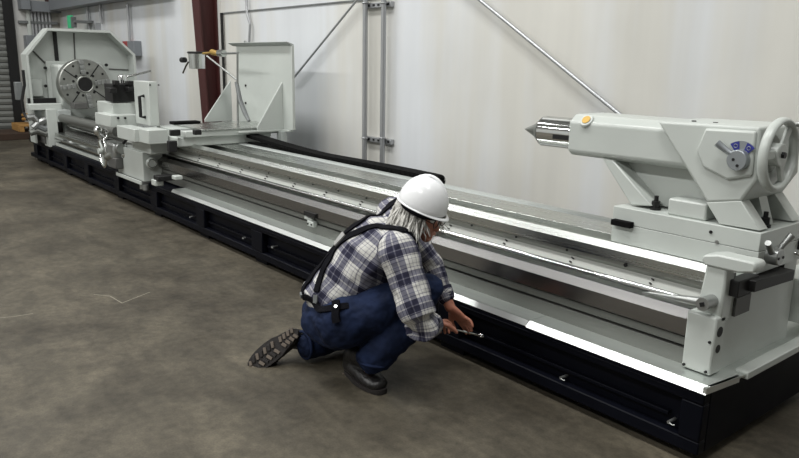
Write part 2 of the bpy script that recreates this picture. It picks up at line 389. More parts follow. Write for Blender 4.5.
# timber stack by the door
for k, (x0, x1, y0_, y1_, z0, z1, mt, lab) in enumerate([
    (-15.7, -14.7, 2.2, 3.65, 0, .12, 'timber_dark', 'dark timber skid on the floor below the yellow timber stack by the roller door'),]):
    tag(MB().box(x0, x1, y0_, y1_, z0, z1).build('timber_skid', M[mt], bevel=.01), lab, 'timber')
c = thing('pallet', (-15.3, 3.25, .12), 'yellowish wooden pallet on the dark timber skid by the roller door', 'pallet')
for k in range(3):
    MB().box(-15.6, -14.9, 2.95+k*.28, 3.03+k*.28, .12, .22).build('bearer', M['timber'], c, bevel=.005)
m = MB()
for k in range(5): m.box(-15.6+k*.15, -15.49+k*.15, 2.95, 3.60, .22, .25)
m.build('deck_boards', M['timber'], c, bevel=.003)
tag(MB().tube([V((-15.25+.18*math.cos(a), 3.3+.2*math.sin(a), .28+.012*a)) for a in [i*.35 for i in range(40)]], .03, 8).build('hose_coil', M['timber'], smooth=True), 'coiled yellow hose lying on top of the wooden pallet', 'hose')
tag(MB().tube([V((-14.9+.12*math.cos(a), 3.62+.1*math.sin(a), .05+.02*a)) for a in [i*.35 for i in range(30)]], .035, 8).build('hose_coil', M['hoses'], smooth=True), 'grey coiled hose on the floor between pallet and lathe', 'hose')
# floor scratches
for n, pts, lab in (('floor_crack', [(0, 318), (14, 316.5), (33, 313.5)], 'short pale scratch on the concrete at left edge of photo'),
                    ('floor_crack', [(94, 294.5), (110, 296), (122, 303), (136, 297.5), (150, 292)], 'pale branching scratch on the concrete floor left of the man')):
    w = [P(x, y, 2, .0008) for x, y in pts]; mm = MB()
    for a, b in zip(w, w[1:]):
        s_ = (b-a).cross(V((0, 0, 1))).normalized()*.0022
        mm.box(0, 0, 0, 0, 0, 0) if False else mm._f([mm.bm.verts.new(q) for q in (a-s_, b-s_, b+s_, a+s_)], [(0, 1, 2, 3)])
    o = mm.build(n, mat('chalky_scratch', srgb(150, 146, 132), .9)); tag(o, lab, 'scratch')
# ------------------------------------------------------------------ lathe bed
YF = 2.465; XL, XR = -11.85, -1.19
bed = thing('lathe_bed', ((XL+XR)/2, 3.0, 0), 'very long steel lathe bed on a black base, running along the white wall', 'machine bed')
m = MB(); BD = 3.47
ZB0, ZB1 = .045, .312
m.box(XL, XR-.0, YF+.045, BD, ZB0, ZB1)                # core
m.box(XL, XR, YF-.004, YF+.045, .255, ZB1)              # top rail
m.box(XL, XR, YF-.004, YF+.045, ZB0, .10)               # bottom rail
posts = [-11.5, -10.85, -9.95, -9.02, -7.92, -6.82, -5.74, -4.72, -3.66, -2.6]
for x in posts: m.box(x-.085, x+.085, YF-.004, YF+.045, .10, .255)
m.box(-1.28, XR, YF-.004, YF+.045, .10, .255)
m.build('base_cabinet', M['base'], bed, bevel=.006)
m = MB()
for a, b in zip(posts, posts[1:]+[-1.22]):
    m.box(a+.12, b-.12, YF+.02, YF+.045, .150, .166)
    m.box(a+.085, b-.085, YF-.008, YF-.003, .283, .287)
m.build('stiffener_rails', M['base'], bed, bevel=.002)
for x in posts:
    for ya_ in (YF+.03, BD-.2): MB().box(x-.09, x+.09, ya_, ya_+.12, 0, ZB0+.01).build('levelling_foot', M['base'], bed, bevel=.004)
for x, z in [(P(px, py, 1, YF).x, P(px, py, 1, YF).z) for px, py in ((561, 378), (669, 422), (272, 247), (243, 238), (190, 217))]:
    m = MB(); m.cyl((x, YF-.004, z), (x, YF+.05, z), .007, 12); m.tube([(x+.005, YF-.006, z), (x+.018, YF-.008, z-.002), (x+.028, YF-.006, z)], .003, 6)
    m.build('anchor_bolt', M['gunmetal'], bed, smooth='auto')
ZT = .330
# chip tray, two sections whose lips are bent differently
m = MB()
def traysec(x0, x1, lipout, mm_):
    m_ = MB()
    m_.prism([(YF+.012, ZT+.006), (YF-lipout, ZT-.024), (YF-lipout+.004, ZT-.024), (YF+.016, ZT), (3.50, ZT), (3.50, ZT+.006)], 0, x0, x1)
    return m_.build('chip_tray', M[mm_], bed)
def tray_part(x0, x1, yb=3.50):
    MB().box(x0, x1, YF+.010, yb, ZT-.004, ZT+.004).build('chip_tray', M['tray'], bed, bevel=.001)
tray_part(-6.35, -2.068); tray_part(-2.064, -1.35)
# right hand end of the tray: chamfered corner
m = MB(); m.prism([(-1.35, YF+.010), (-1.182, YF+.010), (-1.155, YF+.22), (-1.155, 3.9), (-1.35, 3.9)], 2, ZT-.004, ZT+.004)
m.build('chip_tray', M['tray'], bed)
MB().box(-1.20, -1.147, YF+.24, 3.9, ZT-.02, ZT+.012).build('end_lip', M['paint'], bed, bevel=.004)
MB().box(XL, -7.66, YF+.0, 3.5, ZB1-.002, ZT-.004).build('top_ledge', M['base'], bed, bevel=.004)
MB().prism([(YF-.006, ZT-.022), (YF+.010, ZT+.004), (YF+.014, ZT+.004), (YF+.004, ZT-.022)], 0, -6.35, -2.068).build('tray_lip', M['trayside'], bed)
MB().prism([(YF-.016, ZT-.022), (YF+.012, ZT+.005), (YF+.016, ZT+.003), (YF-.008, ZT-.022)], 0, -2.064, -1.182).build('tray_lip', M['trayside'], bed)
MB().prism([(-1.182, YF-.012), (-1.16, YF+.2), (-1.172, YF+.2), (-1.195, YF-.012)], 2, ZT-.022, ZT+.004).build('tray_lip', M['trayside'], bed)
# bed casting
BX0, BX1 = -10.55, -1.238
ZW = .711
m = MB()
m.prism([(2.70, ZT), (2.70, .62), (2.69, .64), (2.69, .655), (3.2, .655), (3.2, ZT)], 0, BX0, BX1-.02)
m.build('bed_casting', M['steel_dull'], bed)
# end face casting painted white
m = MB(); m.prism([(2.59, ZT), (2.59, .52), (2.66, .60), (2.66, .70), (3.25, .70), (3.25, ZT)], 0, BX1-.05, BX1)
m.build('end_plate', M['paint'], bed, bevel=.004)
# front panels below (two bands with dark gap)
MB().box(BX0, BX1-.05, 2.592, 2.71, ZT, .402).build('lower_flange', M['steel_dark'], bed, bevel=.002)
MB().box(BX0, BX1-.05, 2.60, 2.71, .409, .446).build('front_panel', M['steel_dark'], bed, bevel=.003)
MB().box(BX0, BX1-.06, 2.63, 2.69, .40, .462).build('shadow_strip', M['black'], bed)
# screw guard
m = MB(); m.prism([(2.57, .462), (2.57, .531), (2.611, .5605), (2.617, .5605), (2.617, .556), (2.578, .529), (2.578, .462)], 0, BX0+.3, -1.285)
m.build('leadscrew_guard', M['stainless'], bed)
MB().cyl((BX0+.3, 2.625, .50), (-1.27, 2.625, .50), .024, 20).build('leadscrew', M['steel'], bed, smooth='auto')
MB().cyl((BX0+.3, 2.645, .585), (-1.27, 2.645, .585), .013, 16).build('feed_shaft', M['chrome'], bed, smooth='auto')
# light sloping ledge below rack
m = MB(); m.prism([(2.665, .590), (2.705, .632), (2.715, .632), (2.715, .58), (2.665, .58)], 0, BX0, BX1-.05)
m.build('sloped_ledge', M['pale'], bed)
x = -6.2
while x < -1.4:
    for dz in (0, .016): MB().cyl((x, 2.674+dz*.9, .599+dz), (x, 2.660+dz*.9, .607+dz), .004, 8).build('ledge_screw', M['black'], bed)
    x += .42
MB().box(BX0, BX1-.05, 2.694, 2.72, .632, .664).build('rack', M['steel'], bed)
x = -6.2
while x < -1.4:
    MB().cyl((x, 2.685, .648), (x, 2.70, .648), .006 if x < -2 else .009, 10).build('rack_screw', M['black'], bed); x += .32
m = MB()
for i in range(46):
    x = -1.62+i*.0075; hh = .010 if i % 5 else .016
    m.box(x-.0008, x+.0008, 2.6925, 2.6942, .634, .634+hh)
m.build('scale_marks', M['black'], bed)
# front way
m = MB(); m.prism([(2.667, .672), (2.667, .7085), (2.698, .7335), (2.703, .7335), (2.705, ZW), (2.788, ZW), (2.83, .665), (2.83, .655), (2.70, .655), (2.70, .668)], 0, BX0, BX1-.005)
m.build('front_way', M['steel_way'], bed)
# rear way
m = MB(); m.prism([(2.912, .655), (2.912, ZW-.0005), (2.9125, ZW), (3.125, ZW), (3.125, .655)], 0, BX0, BX1)
m.build('rear_way', M['steel_way'], bed)
m = MB(); m.prism([(3.14, .64), (3.14, ZW-.01), (3.16, ZW+.004), (3.215, ZW+.004), (3.215, .64)], 0, BX0, BX1-.3)
m.build('rear_rail', M['paint_grey'], bed, bevel=.003)
# leadscrew end bracket
br = MB(); br.box(-1.345, -1.225, 2.555, 2.63, ZT+.008, .575); br = br.build('end_bracket', M['paint'], bed, bevel=.008)
MB().prism([(-1.33, .545), (-1.225, .545), (-1.225, .78), (-1.305, .78)], 1, 2.585, 2.66).build('bracket_neck', M['paint'], bed, bevel=.01)
m = MB(); ya, yb = 2.575, 2.66
m.prism([(-1.325, .785), (-1.315, .802), (-1.26, .815), (-1.125, .815), (-1.115, .80), (-1.12, .775), (-1.18, .762), (-1.31, .762)], 1, ya, yb)
m.build('shaft_hanger', M['paint'], bed, bevel=.008)
for z, r in ((.513, .021), (.443, .017)):
    m = MB(); m.cyl((-1.2235, 2.592, z), (-1.24, 2.592, z), r, 24); m.build('bearing_bore', M['black'], bed, smooth='auto')
for x, z in ((-1.333, .352), (-1.242, .352), (-1.24, .475)):
    MB().cyl((x, 2.548, z), (x, 2.56, z), .0055, 12).build('cap_screw', M['black'], bed)
MB().box(BX1-.002, BX1+.012, 2.70, 2.82, .55, .625).build('data_plate', M['plaque'], bed)
# stop lever on guard
a, b = P(706, 303, 1, 2.54), P(650, 293, 1, 2.54)
m = MB(); m.tube([a, a+(b-a)*.3, a+(b-a)*.75, b, b+V((-.03, 0, -.012))], [.020, .016, .008, .006, .008], 12); m.build('control_lever', M['gunmetal'], bed, smooth=True)
MB().cyl(a+V((0, -.028, 0)), a+V((0, .05, 0)), .026, 20).build('lever_hub', M['gunmetal'], bed, smooth='auto')
MB().obox(a+V((0, -.03, 0)), (1, 0, .4), (0, 1, 0), (-.4, 0, 1), .008, .003, .008).build('hub_socket', M['black'], bed)
# dark rear rail wiper and way stop on the right end
m = MB(); p1_, p2_ = P(745, 292, 0, -1.20), P(786, 270, 0, -1.20)
m.obox((p1_+p2_)/2+V((-.0, 0, .008)), (0, 1, -.04), (1, 0, 0), (0, .04, 1), (p2_.y-p1_.y)/2, .035, .022)
m.build('way_stop', M['black'], bed, bevel=.003)
m = MB(); p1_ = P(737, 288, 0, -1.21); m.box(-1.24, -1.19, p1_.y-.03, p1_.y+.13, p1_.z-.03, p1_.z+.035); m.build('way_wiper', M['black'], bed, bevel=.004)
# rear electrical plate right
a, b = P(776, 282, 0, -1.30), P(810, 330, 0, -1.30)
MB().box(-1.34, -1.20, 3.27, 3.8, .40, .60).build('rear_bracket', M['paint'], bed, bevel=.006)
for y_, z_ in ((3.30, .43), (3.38, .47)): MB().cyl((-1.2, y_, z_), (-1.19, y_, z_), .008, 12).build('cap_screw', M['black'], bed)
# clamp on the bed front (small white block with two screws)
c0 = P(309, 220, 1, 2.56)
blk = MB(); blk.box(c0.x-.03, c0.x+.05, 2.56, 2.60, c0.z-.045, c0.z-.005); blk.box(c0.x-.09, c0.x+.01, 2.575, 2.60, c0.z-.01, c0.z+.012)
blk.build('reed_switch_block', M['paint'], bed, bevel=.006)
for dx in (-.012, .032): MB().cyl((c0.x+dx, 2.555, c0.z-.028), (c0.x+dx, 2.565, c0.z-.028), .007, 10).build('cap_screw', M['black'], bed)
MB().box(c0.x-.06, c0.x+.08, 2.555, 2.58, c0.z+.025, c0.z+.055).build('cable_gland', M['black'], bed)

# ------------------------------------------------------------------ tailstock
ts = thing('tailstock', (-1.55, 2.98, ZW), 'white tailstock with handwheel and steel centre at the right end of the lathe', 'machine part')
TB0, TB1, TY0, TY1 = -1.873, -1.205, 2.788, 3.2
MB().box(TB0, TB1, TY0, TY1, ZW+.001, .8015).build('lower_base', M['paint'], ts, bevel=.0015)
MB().box(TB0, TB1, TY0, TY1, .803, .878).build('upper_base', M['paint'], ts, bevel=.003)
def fp(pts, y, w=1): return [(P(x, yy, 1, y).x, P(x, yy, 1, y).z) for x, yy in pts]
# barrel (front face recessed)
zc = 1.16; yc = 2.985
bx0, bx1 = -2.19, -1.25
half = .155
bz0, bz1 = 1.075, 1.272
prof = [(yc-half, bz0+.02), (yc-half, bz1-.035), (yc-half+.045, bz1), (yc+half-.045, bz1), (yc+half, bz1-.035), (yc+half, bz0+.02), (yc+half-.03, bz0), (yc-half+.03, bz0)]
m = MB(); m.prism(prof, 0, bx0, -1.5); m.build('barrel', M['paint'], ts, bevel=.012, seg=3)
# left leg
leg = fp([(603, 158), (614, 160), (653, 206), (632, 205)], 2.85)
m = MB(); m.prism(leg, 1, 2.84, 3.13); m.build('leg_rib', M['paint'], ts, bevel=.006)
# web behind
web = fp([(605, 150), (690, 165), (722, 215), (660, 205)], 2.95)
m = MB(); m.prism(web, 1, 2.93, 3.05); m.build('web', M['paint'], ts, bevel=.004)
# right headed section
lowr = fp([(706, 202.5), (741, 201), (760, 231), (719, 224)], 2.80)
for ya_, yb_ in ((2.80, 2.87), (3.09, 3.17)): MB().prism(lowr, 1, ya_, yb_).build('foot_leg', M['paint'], ts, bevel=.003)
MB().prism(fp([(700, 200), (741, 201), (748, 231), (719, 224)], 2.80), 1, 2.95, 3.02).build('web', M['paint'], ts)
body = fp([(657, 121), (760, 127), (757, 180), (741, 202), (706.5, 203)], 2.80)
m = MB(); m.prism(body, 1, 2.80, 3.17); m.build('main_body', M['paint'], ts, bevel=.012, seg=3)
# gear casing towards the wheel
gc = fp([(745, 128), (786, 128), (786, 182), (742, 198)], 2.86)
gx1 = -1.30
m = MB(); m.prism([(2.83, 1.09), (2.81, 1.12), (2.81, 1.262), (3.17, 1.262), (3.17, 1.09)], 0, -1.48, gx1); m.build('gear_casing', M['paint'], ts, bevel=.012)
# hexagonal raised facet + dial
hexp = fp([(706, 128), (757, 131), (753, 176), (728, 180), (703, 167), (697, 150)], 2.795)
m = MB(); m.prism(hexp, 1, 2.785, 2.805); m.build('dial_panel', M['paint'], ts, bevel=.010)
dc = P(739, 160, 1, 2.775)
MB().cyl(dc+V((0, .012, 0)), dc+V((0, -.022, 0)), .040, 32).build('dial_hub', M['silver'], ts, bevel=.003)
for dx, dz in ((-.012, .002), (.006, -.020)): MB().cyl(dc+V((dx, -.024, dz)), dc+V((dx, -.02, dz)), .006, 10).build('hub_socket', M['black'], ts)
def arc(c, r0, r1, a0, a1, y, n=10):
    mm = MB(); A = []
    for i in range(n+1):
        a = math.radians(a0+(a1-a0)*i/n); A.append((c.x+r1*math.cos(a), c.z+r1*math.sin(a)))
    for i in range(n, -1, -1):
        a = math.radians(a0+(a1-a0)*i/n); A.append((c.x+r0*math.cos(a), c.z+r0*math.sin(a)))
    mm.prism(A, 1, y, y+.004); return mm
sc = arc(dc, .038, .074, 42, 128, 2.781).build('dial_scale', M['silver'], ts)
arc(dc, .042, .072, 44, 72, 2.7795).build('dial_blue_band', M['blue'], ts); arc(dc, .042, .072, 98, 127, 2.7795).build('dial_blue_band', M['blue'], ts)
for a in (58, 112):
    r_ = .057; cc = V((dc.x+r_*math.cos(math.radians(a)), 2.7785, dc.z+r_*math.sin(math.radians(a))))
    mm = MB(); mm.torus(cc, (0, 1, 0), .007, .0013, 16, 6); mm.build('dial_symbol', M['silver'], ts, smooth=True)
hl = P(717, 143, 1, 2.75)
MB().tube([dc+V((-.02, -.012, .02)), dc*.5+hl*.5, hl], [.010, .012, .015], 12).build('dial_lever', M['silver'], ts, smooth='auto')
# quill
MB().cyl((bx0-.001, yc, zc), (-2.46, yc, zc), .078, 48).build('quill', M['chrome'], ts, bevel=.004)
m = MB(); m.cone((-2.46, yc, zc), (-2.50, yc, zc), .078, .05, 48); m.cone((-2.50, yc, zc), (-2.60, yc, zc), .045, .002, 32)
m.build('live_centre', M['steel_dull'], ts, smooth='auto')
mm = MB()
for k in range(5):
    a = math.radians(40+k*16)
    mm.box(-2.455, bx0, yc-.0785*math.cos(a)-.001, yc-.0785*math.cos(a)+.001, zc+.0785*math.sin(a)-.001, zc+.0785*math.sin(a)+.001)
mm.build('quill_grooves', M['steel_dull'], ts)
kx = P(563, 134, 1, 2.91); MB().box(kx.x-.06, bx0+.01, 2.904, 2.92, 1.135, 1.158).build('quill_keyway', M['black'], ts)
MB().cyl((bx0+.002, yc, zc), (bx0-.012, yc, zc), .09, 40).build('quill_collar', M['steel_dull'], ts, smooth='auto')
# brass sight glass
sg = P(587, 118.5, 1, 2.84)
sg = V((sg.x, 2.845, min(sg.z, bz1-.03)))
nrm = V((0, -.75, .66))
MB().cyl(sg+nrm*-.012, sg+nrm*.012, .034, 32).build('sight_boss', M['paint'], ts, bevel=.004)
MB().cyl(sg+nrm*.01, sg+nrm*.016, .021, 28).build('sight_glass', M['brass'], ts, smooth='auto')
# white spacer block
a, b = P(669, 193, 1, 2.815), P(706, 213, 1, 2.815)
MB().box(a.x, b.x, 2.815, 2.93, .878, .950).build('adjusting_block', M['paint'], ts, bevel=.008)
# clamp bolts
def hexbolt(c, r=.019, h=.055, parent=ts):
    c = V(c); o = MB().cyl(c, c+V((0, 0, h*.2)), r*1.25, 20)
    o.cyl(c+V((0, 0, h*.2)), c+V((0, 0, h*.72)), r, 6); o.cyl(c+V((0, 0, h*.72)), c+V((0, 0, h*1.15)), r*.5, 12)
    return o.build('clamp_bolt', M['black'], parent, smooth='auto')
hexbolt((P(656, 203, 1, 2.865).x, 2.865, .878)); hexbolt((P(765, 222, 1, 2.915).x, 2.915, .878))
for px, py in ((648, 126), ): pass
for px in (700, 742):
    q = P(px, 122, 2, 1.272); MB().cyl((q.x, 2.9, 1.27), (q.x, 2.9, 1.28), .010, 12).build('oil_plug', M['black'], ts)
q = P(711, 232, 1, TY0); MB().cyl((q.x, TY0-.004, q.z), (q.x, TY0+.002, q.z), .007, 12).build('cap_screw', M['black'], ts)
q = P(717, 242, 1, TY0); MB().cyl((q.x, TY0-.004, q.z), (q.x, TY0+.002, q.z), .008, 12).build('grease_nipple', M['gunmetal'], ts)
a, b = P(613, 219, 1, TY0-.02), P(631, 229, 1, TY0-.02)
MB().box(a.x-.005, b.x, TY0-.03, TY0+.03, b.z+.002, a.z).build('way_wiper', M['rubber'], ts, bevel=.003)
# handwheel
wc = V((-1.222, 2.885, 1.175)); R0 = .128
hw = MB(); n = 56
hw.torus(wc, (1, 0, 0), R0+.003, .0135, 56, 12, sq=1.5)
hw = hw.build('handwheel', M['paint'], ts, smooth=True)
MB().cyl(wc-V((.03, 0, 0)), wc+V((.014, 0, 0)), .045, 32).build('wheel_hub', M['paint'], hw, bevel=.005)
for k in range(3):
    a = math.radians(58+120*k); d_ = V((0, math.cos(a), math.sin(a)))
    t_ = V((1, 0, 0)).cross(d_)
    m = MB(); m.obox(wc+d_*.08, d_, t_, (1, 0, 0), .052, .017, .008); m.build('spoke', M['paint'], hw, bevel=.005)
MB().cyl(wc, wc+V((.026, 0, 0)), .013, 6).build('hub_nut', M['black'], hw)
MB().cyl(wc-V((.09, 0, 0)), wc-V((.028, 0, 0)), .075, 40).build('wheel_dial', M['steel_dull'], ts, smooth='auto')
hk = P(797, 124, 0, -1.2)
MB().tube([V((-1.2, hk.y, hk.z)), V((-1.13, hk.y+.01, hk.z))], .011, 12).build('crank_knob', M['gunmetal'], hw, smooth='auto')
# side clamp lever on right end
lc = P(773, 256, 0, TB1+.02)
MB().cyl(lc+V((-.03, 0, 0)), lc+V((.03, 0, 0)), .034, 28).build('clamp_hub', M['gunmetal'], ts, bevel=.004)
for dy in (-.018, .02): MB().cyl(lc+V((.03, dy, -.002)), lc+V((.033, dy, -.002)), .006, 10).build('hub_socket', M['black'], ts)
le = P(792, 235, 0, TB1+.06)
MB().tube([lc+V((.01, .01, .01)), (lc+le)/2, le], [.010, .011, .015], 12).build('clamp_lever', M['gunmetal'], ts, smooth='auto')
le2 = P(768, 243, 0, TB1+.03)
MB().tube([lc, le2], [.014, .012], 12).build('lever_stub', M['gunmetal'], ts, smooth='auto')
MB().box(TB1, TB1+.012, 3.14, 3.19, .76, .80).build('lock_knob', M['black'], ts, bevel=.003)
MB().tube([V((TB1, 3.12, .75)), V((TB1+.03, 3.17, .72)), V((TB1+.03, 3.22, .70))], .006, 8).build('drain_pipe', M['chrome'], ts, smooth=True)
MB().cyl(P(749, 259, 0, -1.20)-V((.05, 0, 0)), P(749, 259, 0, -1.20)+V((.01, 0, 0)), .012, 16).build('stop_screw', M['black'], ts)

# ------------------------------------------------------------------ cable carrier
cc = thing('cable_carrier', (-4.4, 3.3, .74), 'black cable carrier chain lying along the back of the lathe bed', 'cable chain')
ch = MB(); x = -7.2; yk0, yk1 = 3.235, 3.36
path = []
xe = -3.66
n = 60
for i in range(n+1):
    s_ = i/n; path.append(V((-6.75+(xe+6.75)*s_, 0, .68)))
for i in range(13):
    a = -math.pi/2+math.pi*i/12; path.append(V((xe+.025*math.cos(a), 0, .702+.022*math.sin(a))))
for i in range(1, n+1):
    s_ = i/n; path.append(V((xe+(-6.75-xe)*s_, 0, .726+.075*max(0, s_-.45)**1.3*2.2+.003*math.sin(s_*9))))
for a, b in zip(path, path[1:]):
    d_ = b-a
    if d_.length < 1e-4: continue
    u = d_.normalized(); nn = V((-u.z, 0, u.x)); c_ = (a+b)/2
    ch.obox(V((c_.x, (yk0+yk1)/2, c_.z)), u, (0, 1, 0), nn, d_.length*.47, (yk1-yk0)/2, .017)
ch.build('links', M['rubber'], cc, bevel=.003)
ch = MB()
ch.box(-6.75, xe+.01, yk0+.02, yk1-.02, .67, .725); ch.build('inner_cables', M['black'], cc)
MB().box(-7.0, -3.4, 3.225, 3.40, .645, .660).build('carrier_tray', M['paint_grey'], cc, bevel=.003)

# ------------------------------------------------------------------ carriage
cg = thing('carriage', (-6.9, 2.8, ZW), 'white lathe carriage with black tool post, tall box and aprons, standing midway on the bed', 'machine part')
def facebox(name, X, x0, y0_, x1, y1_, depth, mt='paint', parent=cg, bevel=.006):
    a, b = P(x0, y0_, 0, X), P(x1, y1_, 0, X)
    return MB().box(X-depth, X, a.y, b.y, P(x0, y1_, 0, X).z*.5+b.z*.5, a.z*.5+P(x1, y0_, 0, X).z*.5).build(name, M[mt], parent, bevel=bevel)
# apron
facebox('apron', -6.93, 142, 152, 164, 181, .75)
facebox('apron_side_box', -7.25, 134, 150, 143, 171, .15)
pc = P(151, 163, 0, -6.92); MB().cyl(pc, pc+V((.03, 0, 0)), .055, 28).build('oil_gauge', M['paint'], cg, bevel=.01)
MB().torus(pc+V((.03, 0, 0)), (1, 0, 0), .04, .005, 24, 6).build('gauge_ring', M['steel'], cg, smooth=True)
facebox('apron_shelf_body', -6.75, 150, 141, 170, 154, .5)
m = MB(); q0, q1 = P(118, 173, 2, .325), P(142, 183, 2, .325)
m.box(-7.66, -6.93, 2.40, 2.62, .300, .325); m.build('foot_plate', M['plaque'], cg, bevel=.002)
MB().box(-7.66, -6.93, 2.385, 2.40, .298, .332).build('foot_plate_edge', M['paint'], cg, bevel=.002)
for x in (-6.98, -6.9): MB().cyl((x, 2.42, .25), (x, 2.42, .30), .028, 14).build('caster', M['gunmetal'], cg, smooth='auto')
facebox('saddle_front', -6.8, 134, 129, 150, 142, .5)
facebox('saddle_step', -6.55, 148, 130, 169, 144, .3)
# dark gaps / wipers
facebox('way_wiper', -6.28, 169, 141, 178, 152, .06, 'black')
facebox('way_wiper', -6.3, 171, 130, 181, 136, .05, 'black')
facebox('way_wiper', -6.0, 195, 130, 202, 135, .06, 'black')
facebox('way_wiper', -6.9, 164, 158, 172, 168, .06, 'black')
facebox('guard_clamp', -6.3, 158, 176, 177, 181, .12, 'black')
facebox('foot_bracket', -6.35, 155, 180, 164, 186, .1)
facebox('foot_bracket', -5.95, 175, 176, 183, 180, .08)
# saddle wings across the bed
MB().box(-7.15, -6.35, 2.55, 3.5, .714, .80).build('saddle', M['paint'], cg, bevel=.01)
MB().box(-7.0, -6.3, 2.60, 3.62, .80, .86).build('cross_slide', M['paint'], cg, bevel=.008)
MB().box(-6.95, -6.28, 2.75, 3.65, .86, .872).build('slide_cover', M['steel_way'], cg, bevel=.003)
# wall-side platform
MB().box(-7.1, -6.55, 3.22, 3.62, .74, .80).build('rear_platform', M['paint'], cg, bevel=.008)
MB().cyl((-6.55, 3.26, .775), (-6.47, 3.26, .775), .05, 20).build('cable_entry', M['black'], cg, smooth='auto')
facebox('motor_cable', -6.4, 174, 121.5, 201, 124.5, .12, 'rubber')
# compound, tool post
facebox('compound_slide', -7.55, 112, 103, 136, 117, .5)
facebox('compound_base', -7.35, 110, 115, 138, 127, .5)
for px in (118, 125): q = P(px, 118, 0, -7.34); MB().cyl(q, q+V((.012, 0, 0)), .012, 10).build('cap_screw', M['black'], cg)
tp = facebox('tool_post', -7.55, 112, 84, 135, 102, .26, 'black')
facebox('tool_holder', -7.45, 110, 88, 117, 93, .15, 'black', tp); facebox('tool_holder', -7.45, 128, 87, 136, 92, .15, 'black', tp)
facebox('tool_holder', -7.45, 115, 80.5, 120, 85, .1, 'black', tp); facebox('tool_holder', -7.45, 128, 81, 134, 85, .1, 'black', tp)
q = P(122.5, 84, 0, -7.65); MB().cyl(q, q+V((0, 0, .09)), .045, 24).build('locking_hub', M['chrome'], cg, bevel=.012)
q1 = P(151, 71, 0, -7.6); MB().tube([q+V((0, 0, .06)), q1], [.012, .011], 10).build('locking_lever', M['chrome'], cg, smooth='auto')
# tall box
a, b = P(148, 82, 0, -6.9), P(160, 128, 0, -6.9)
xb = -7.30
bx = MB().box(xb, -6.9, a.y, b.y, .862, 1.285).build('control_box', M['paint'], cg, bevel=.006)
h0 = P(141, 96, 1, a.y-.03); h1 = P(141, 117, 1, a.y-.03)
MB().tube([V((h0.x, a.y, h0.z)), V((h0.x, a.y-.045, h0.z-.005)), V((h0.x, a.y-.045, h1.z+.005)), V((h0.x, a.y, h1.z))], .016, 8).build('grab_handle', M['black'], cg, smooth='auto')
for px in (150, 158.5): q = P(px, 85, 0, -6.9); MB().cyl(q, q+V((.006, 0, 0)), .008, 8).build('cap_screw', M['black'], cg)
# apron handwheel and feed gearbox
wq = P(103, 151, 0, -7.95)
aw = MB().torus(wq, (.1, 1, 0), .17, .014, 40, 8).build('apron_handwheel', M['chrome'], cg, smooth=True)
m = MB()
for k in range(3):
    a_ = math.radians(20+120*k); ax = V((.1, 1, 0)).normalized(); u_ = ax.orthogonal().normalized(); w_ = ax.cross(u_)
    m.tube([wq, wq+(u_*math.cos(a_)+w_*math.sin(a_))*.17], .012, 8)
m.cyl(wq-V((.0, .05, 0)), wq+V((.0, .08, 0)), .03, 16); m.build('wheel_spokes', M['paint'], aw, smooth='auto')
q = P(98, 131, 0, -7.9); MB().ball(q, .045, (1, 1, 1.2)).build('ball_knob', M['chrome'], cg, smooth=True)
q = P(103, 134, 0, -7.9); MB().torus(q, (1, .4, 0), .055, .014, 28, 8).build('graduated_collar', M['chrome'], cg, smooth=True)
facebox('feed_gearbox', -7.55, 113, 143, 128, 160, .35, 'gunmetal', bevel=.03)
facebox('feed_gearbox_foot', -7.5, 115, 158, 127, 169, .25, 'plaque', bevel=.01)
q = P(120, 148, 0, -7.53); MB().cyl(q, q+V((.06, 0, 0)), .06, 20).build('gearbox_cap', M['gunmetal'], cg, bevel=.01)
MB().tube([P(122, 145, 0, -7.5), P(129, 137, 0, -7.4), P(133, 137, 0, -7.35)], .014, 8).build('feed_lever', M['black'], cg, smooth=True)
MB().cyl(P(126, 155, 0, -7.5), P(133, 153, 0, -7.4), .05, 16).build('oil_pump', M['steel'], cg, smooth='auto')
MB().cyl(P(108, 157, 0, -7.8), P(114, 155, 0, -7.6), .04, 16).build('clutch_sleeve', M['steel_dull'], cg, smooth='auto')

# splash panel with gussets (fixed to the carriage rear)
PYY = 3.60
pa, pb = P(236, 46, 1, PYY), P(293, 128, 1, PYY)
sp_ = MB().box(pa.x, pb.x, PYY, PYY+.03, .84, pa.z).build('splash_panel', M['paint'], cg, bevel=.004)
m = MB(); zt_ = pa.z
ptl = P(230, 42, 1, PYY-.02)
m.prism([(PYY+.0, zt_-.002), (PYY-.06, zt_+.028), (PYY-.055, zt_+.032), (PYY+.03, zt_+.006)], 0, pa.x-.07, pb.x+.0)
m.build('panel_hood', M['paint_grey'], sp_)
q = P(245, 41, 1, PYY+.01); MB().torus((q.x, PYY+.015, zt_+.03), (0, 1, 0), .022, .007, 20, 8).build('lifting_eye', M['gunmetal'], sp_, smooth=True)
MB().box(pa.x-.6, pb.x-.05, 3.58, PYY+.03, .82, .84).build('panel_foot', M['paint'], cg, bevel=.004)
for x0, apex, lab in ((P(282, 82, 1, PYY).x, P(282, 82, 1, PYY).z, 0), (P(231, 88, 1, PYY).x, P(231, 80, 1, PYY).z, 1)):
    bl = P(257 if not lab else 205, 127, 0, x0)
    m = MB(); m.prism([(PYY, .84), (max(bl.y, 3.12), .84), (max(bl.y, 3.12), .87), (PYY-.002, apex)], 0, x0-.01, x0+.01)
    m.build('gusset', M['paint'], cg, bevel=.003)
MB().box(P(282, 82, 1, PYY).x-.8, P(282, 82, 1, PYY).x+.02, 3.12, 3.62, .82, .84).build('gusset_base', M['paint'], cg, bevel=.004)
for px, py in ((246, 85.5), (246, 103)):
    q = P(px, py, 1, PYY); MB().cyl((q.x, PYY-.01, q.z), (q.x, PYY, q.z), .012, 10).build('cap_screw', M['black'], cg)
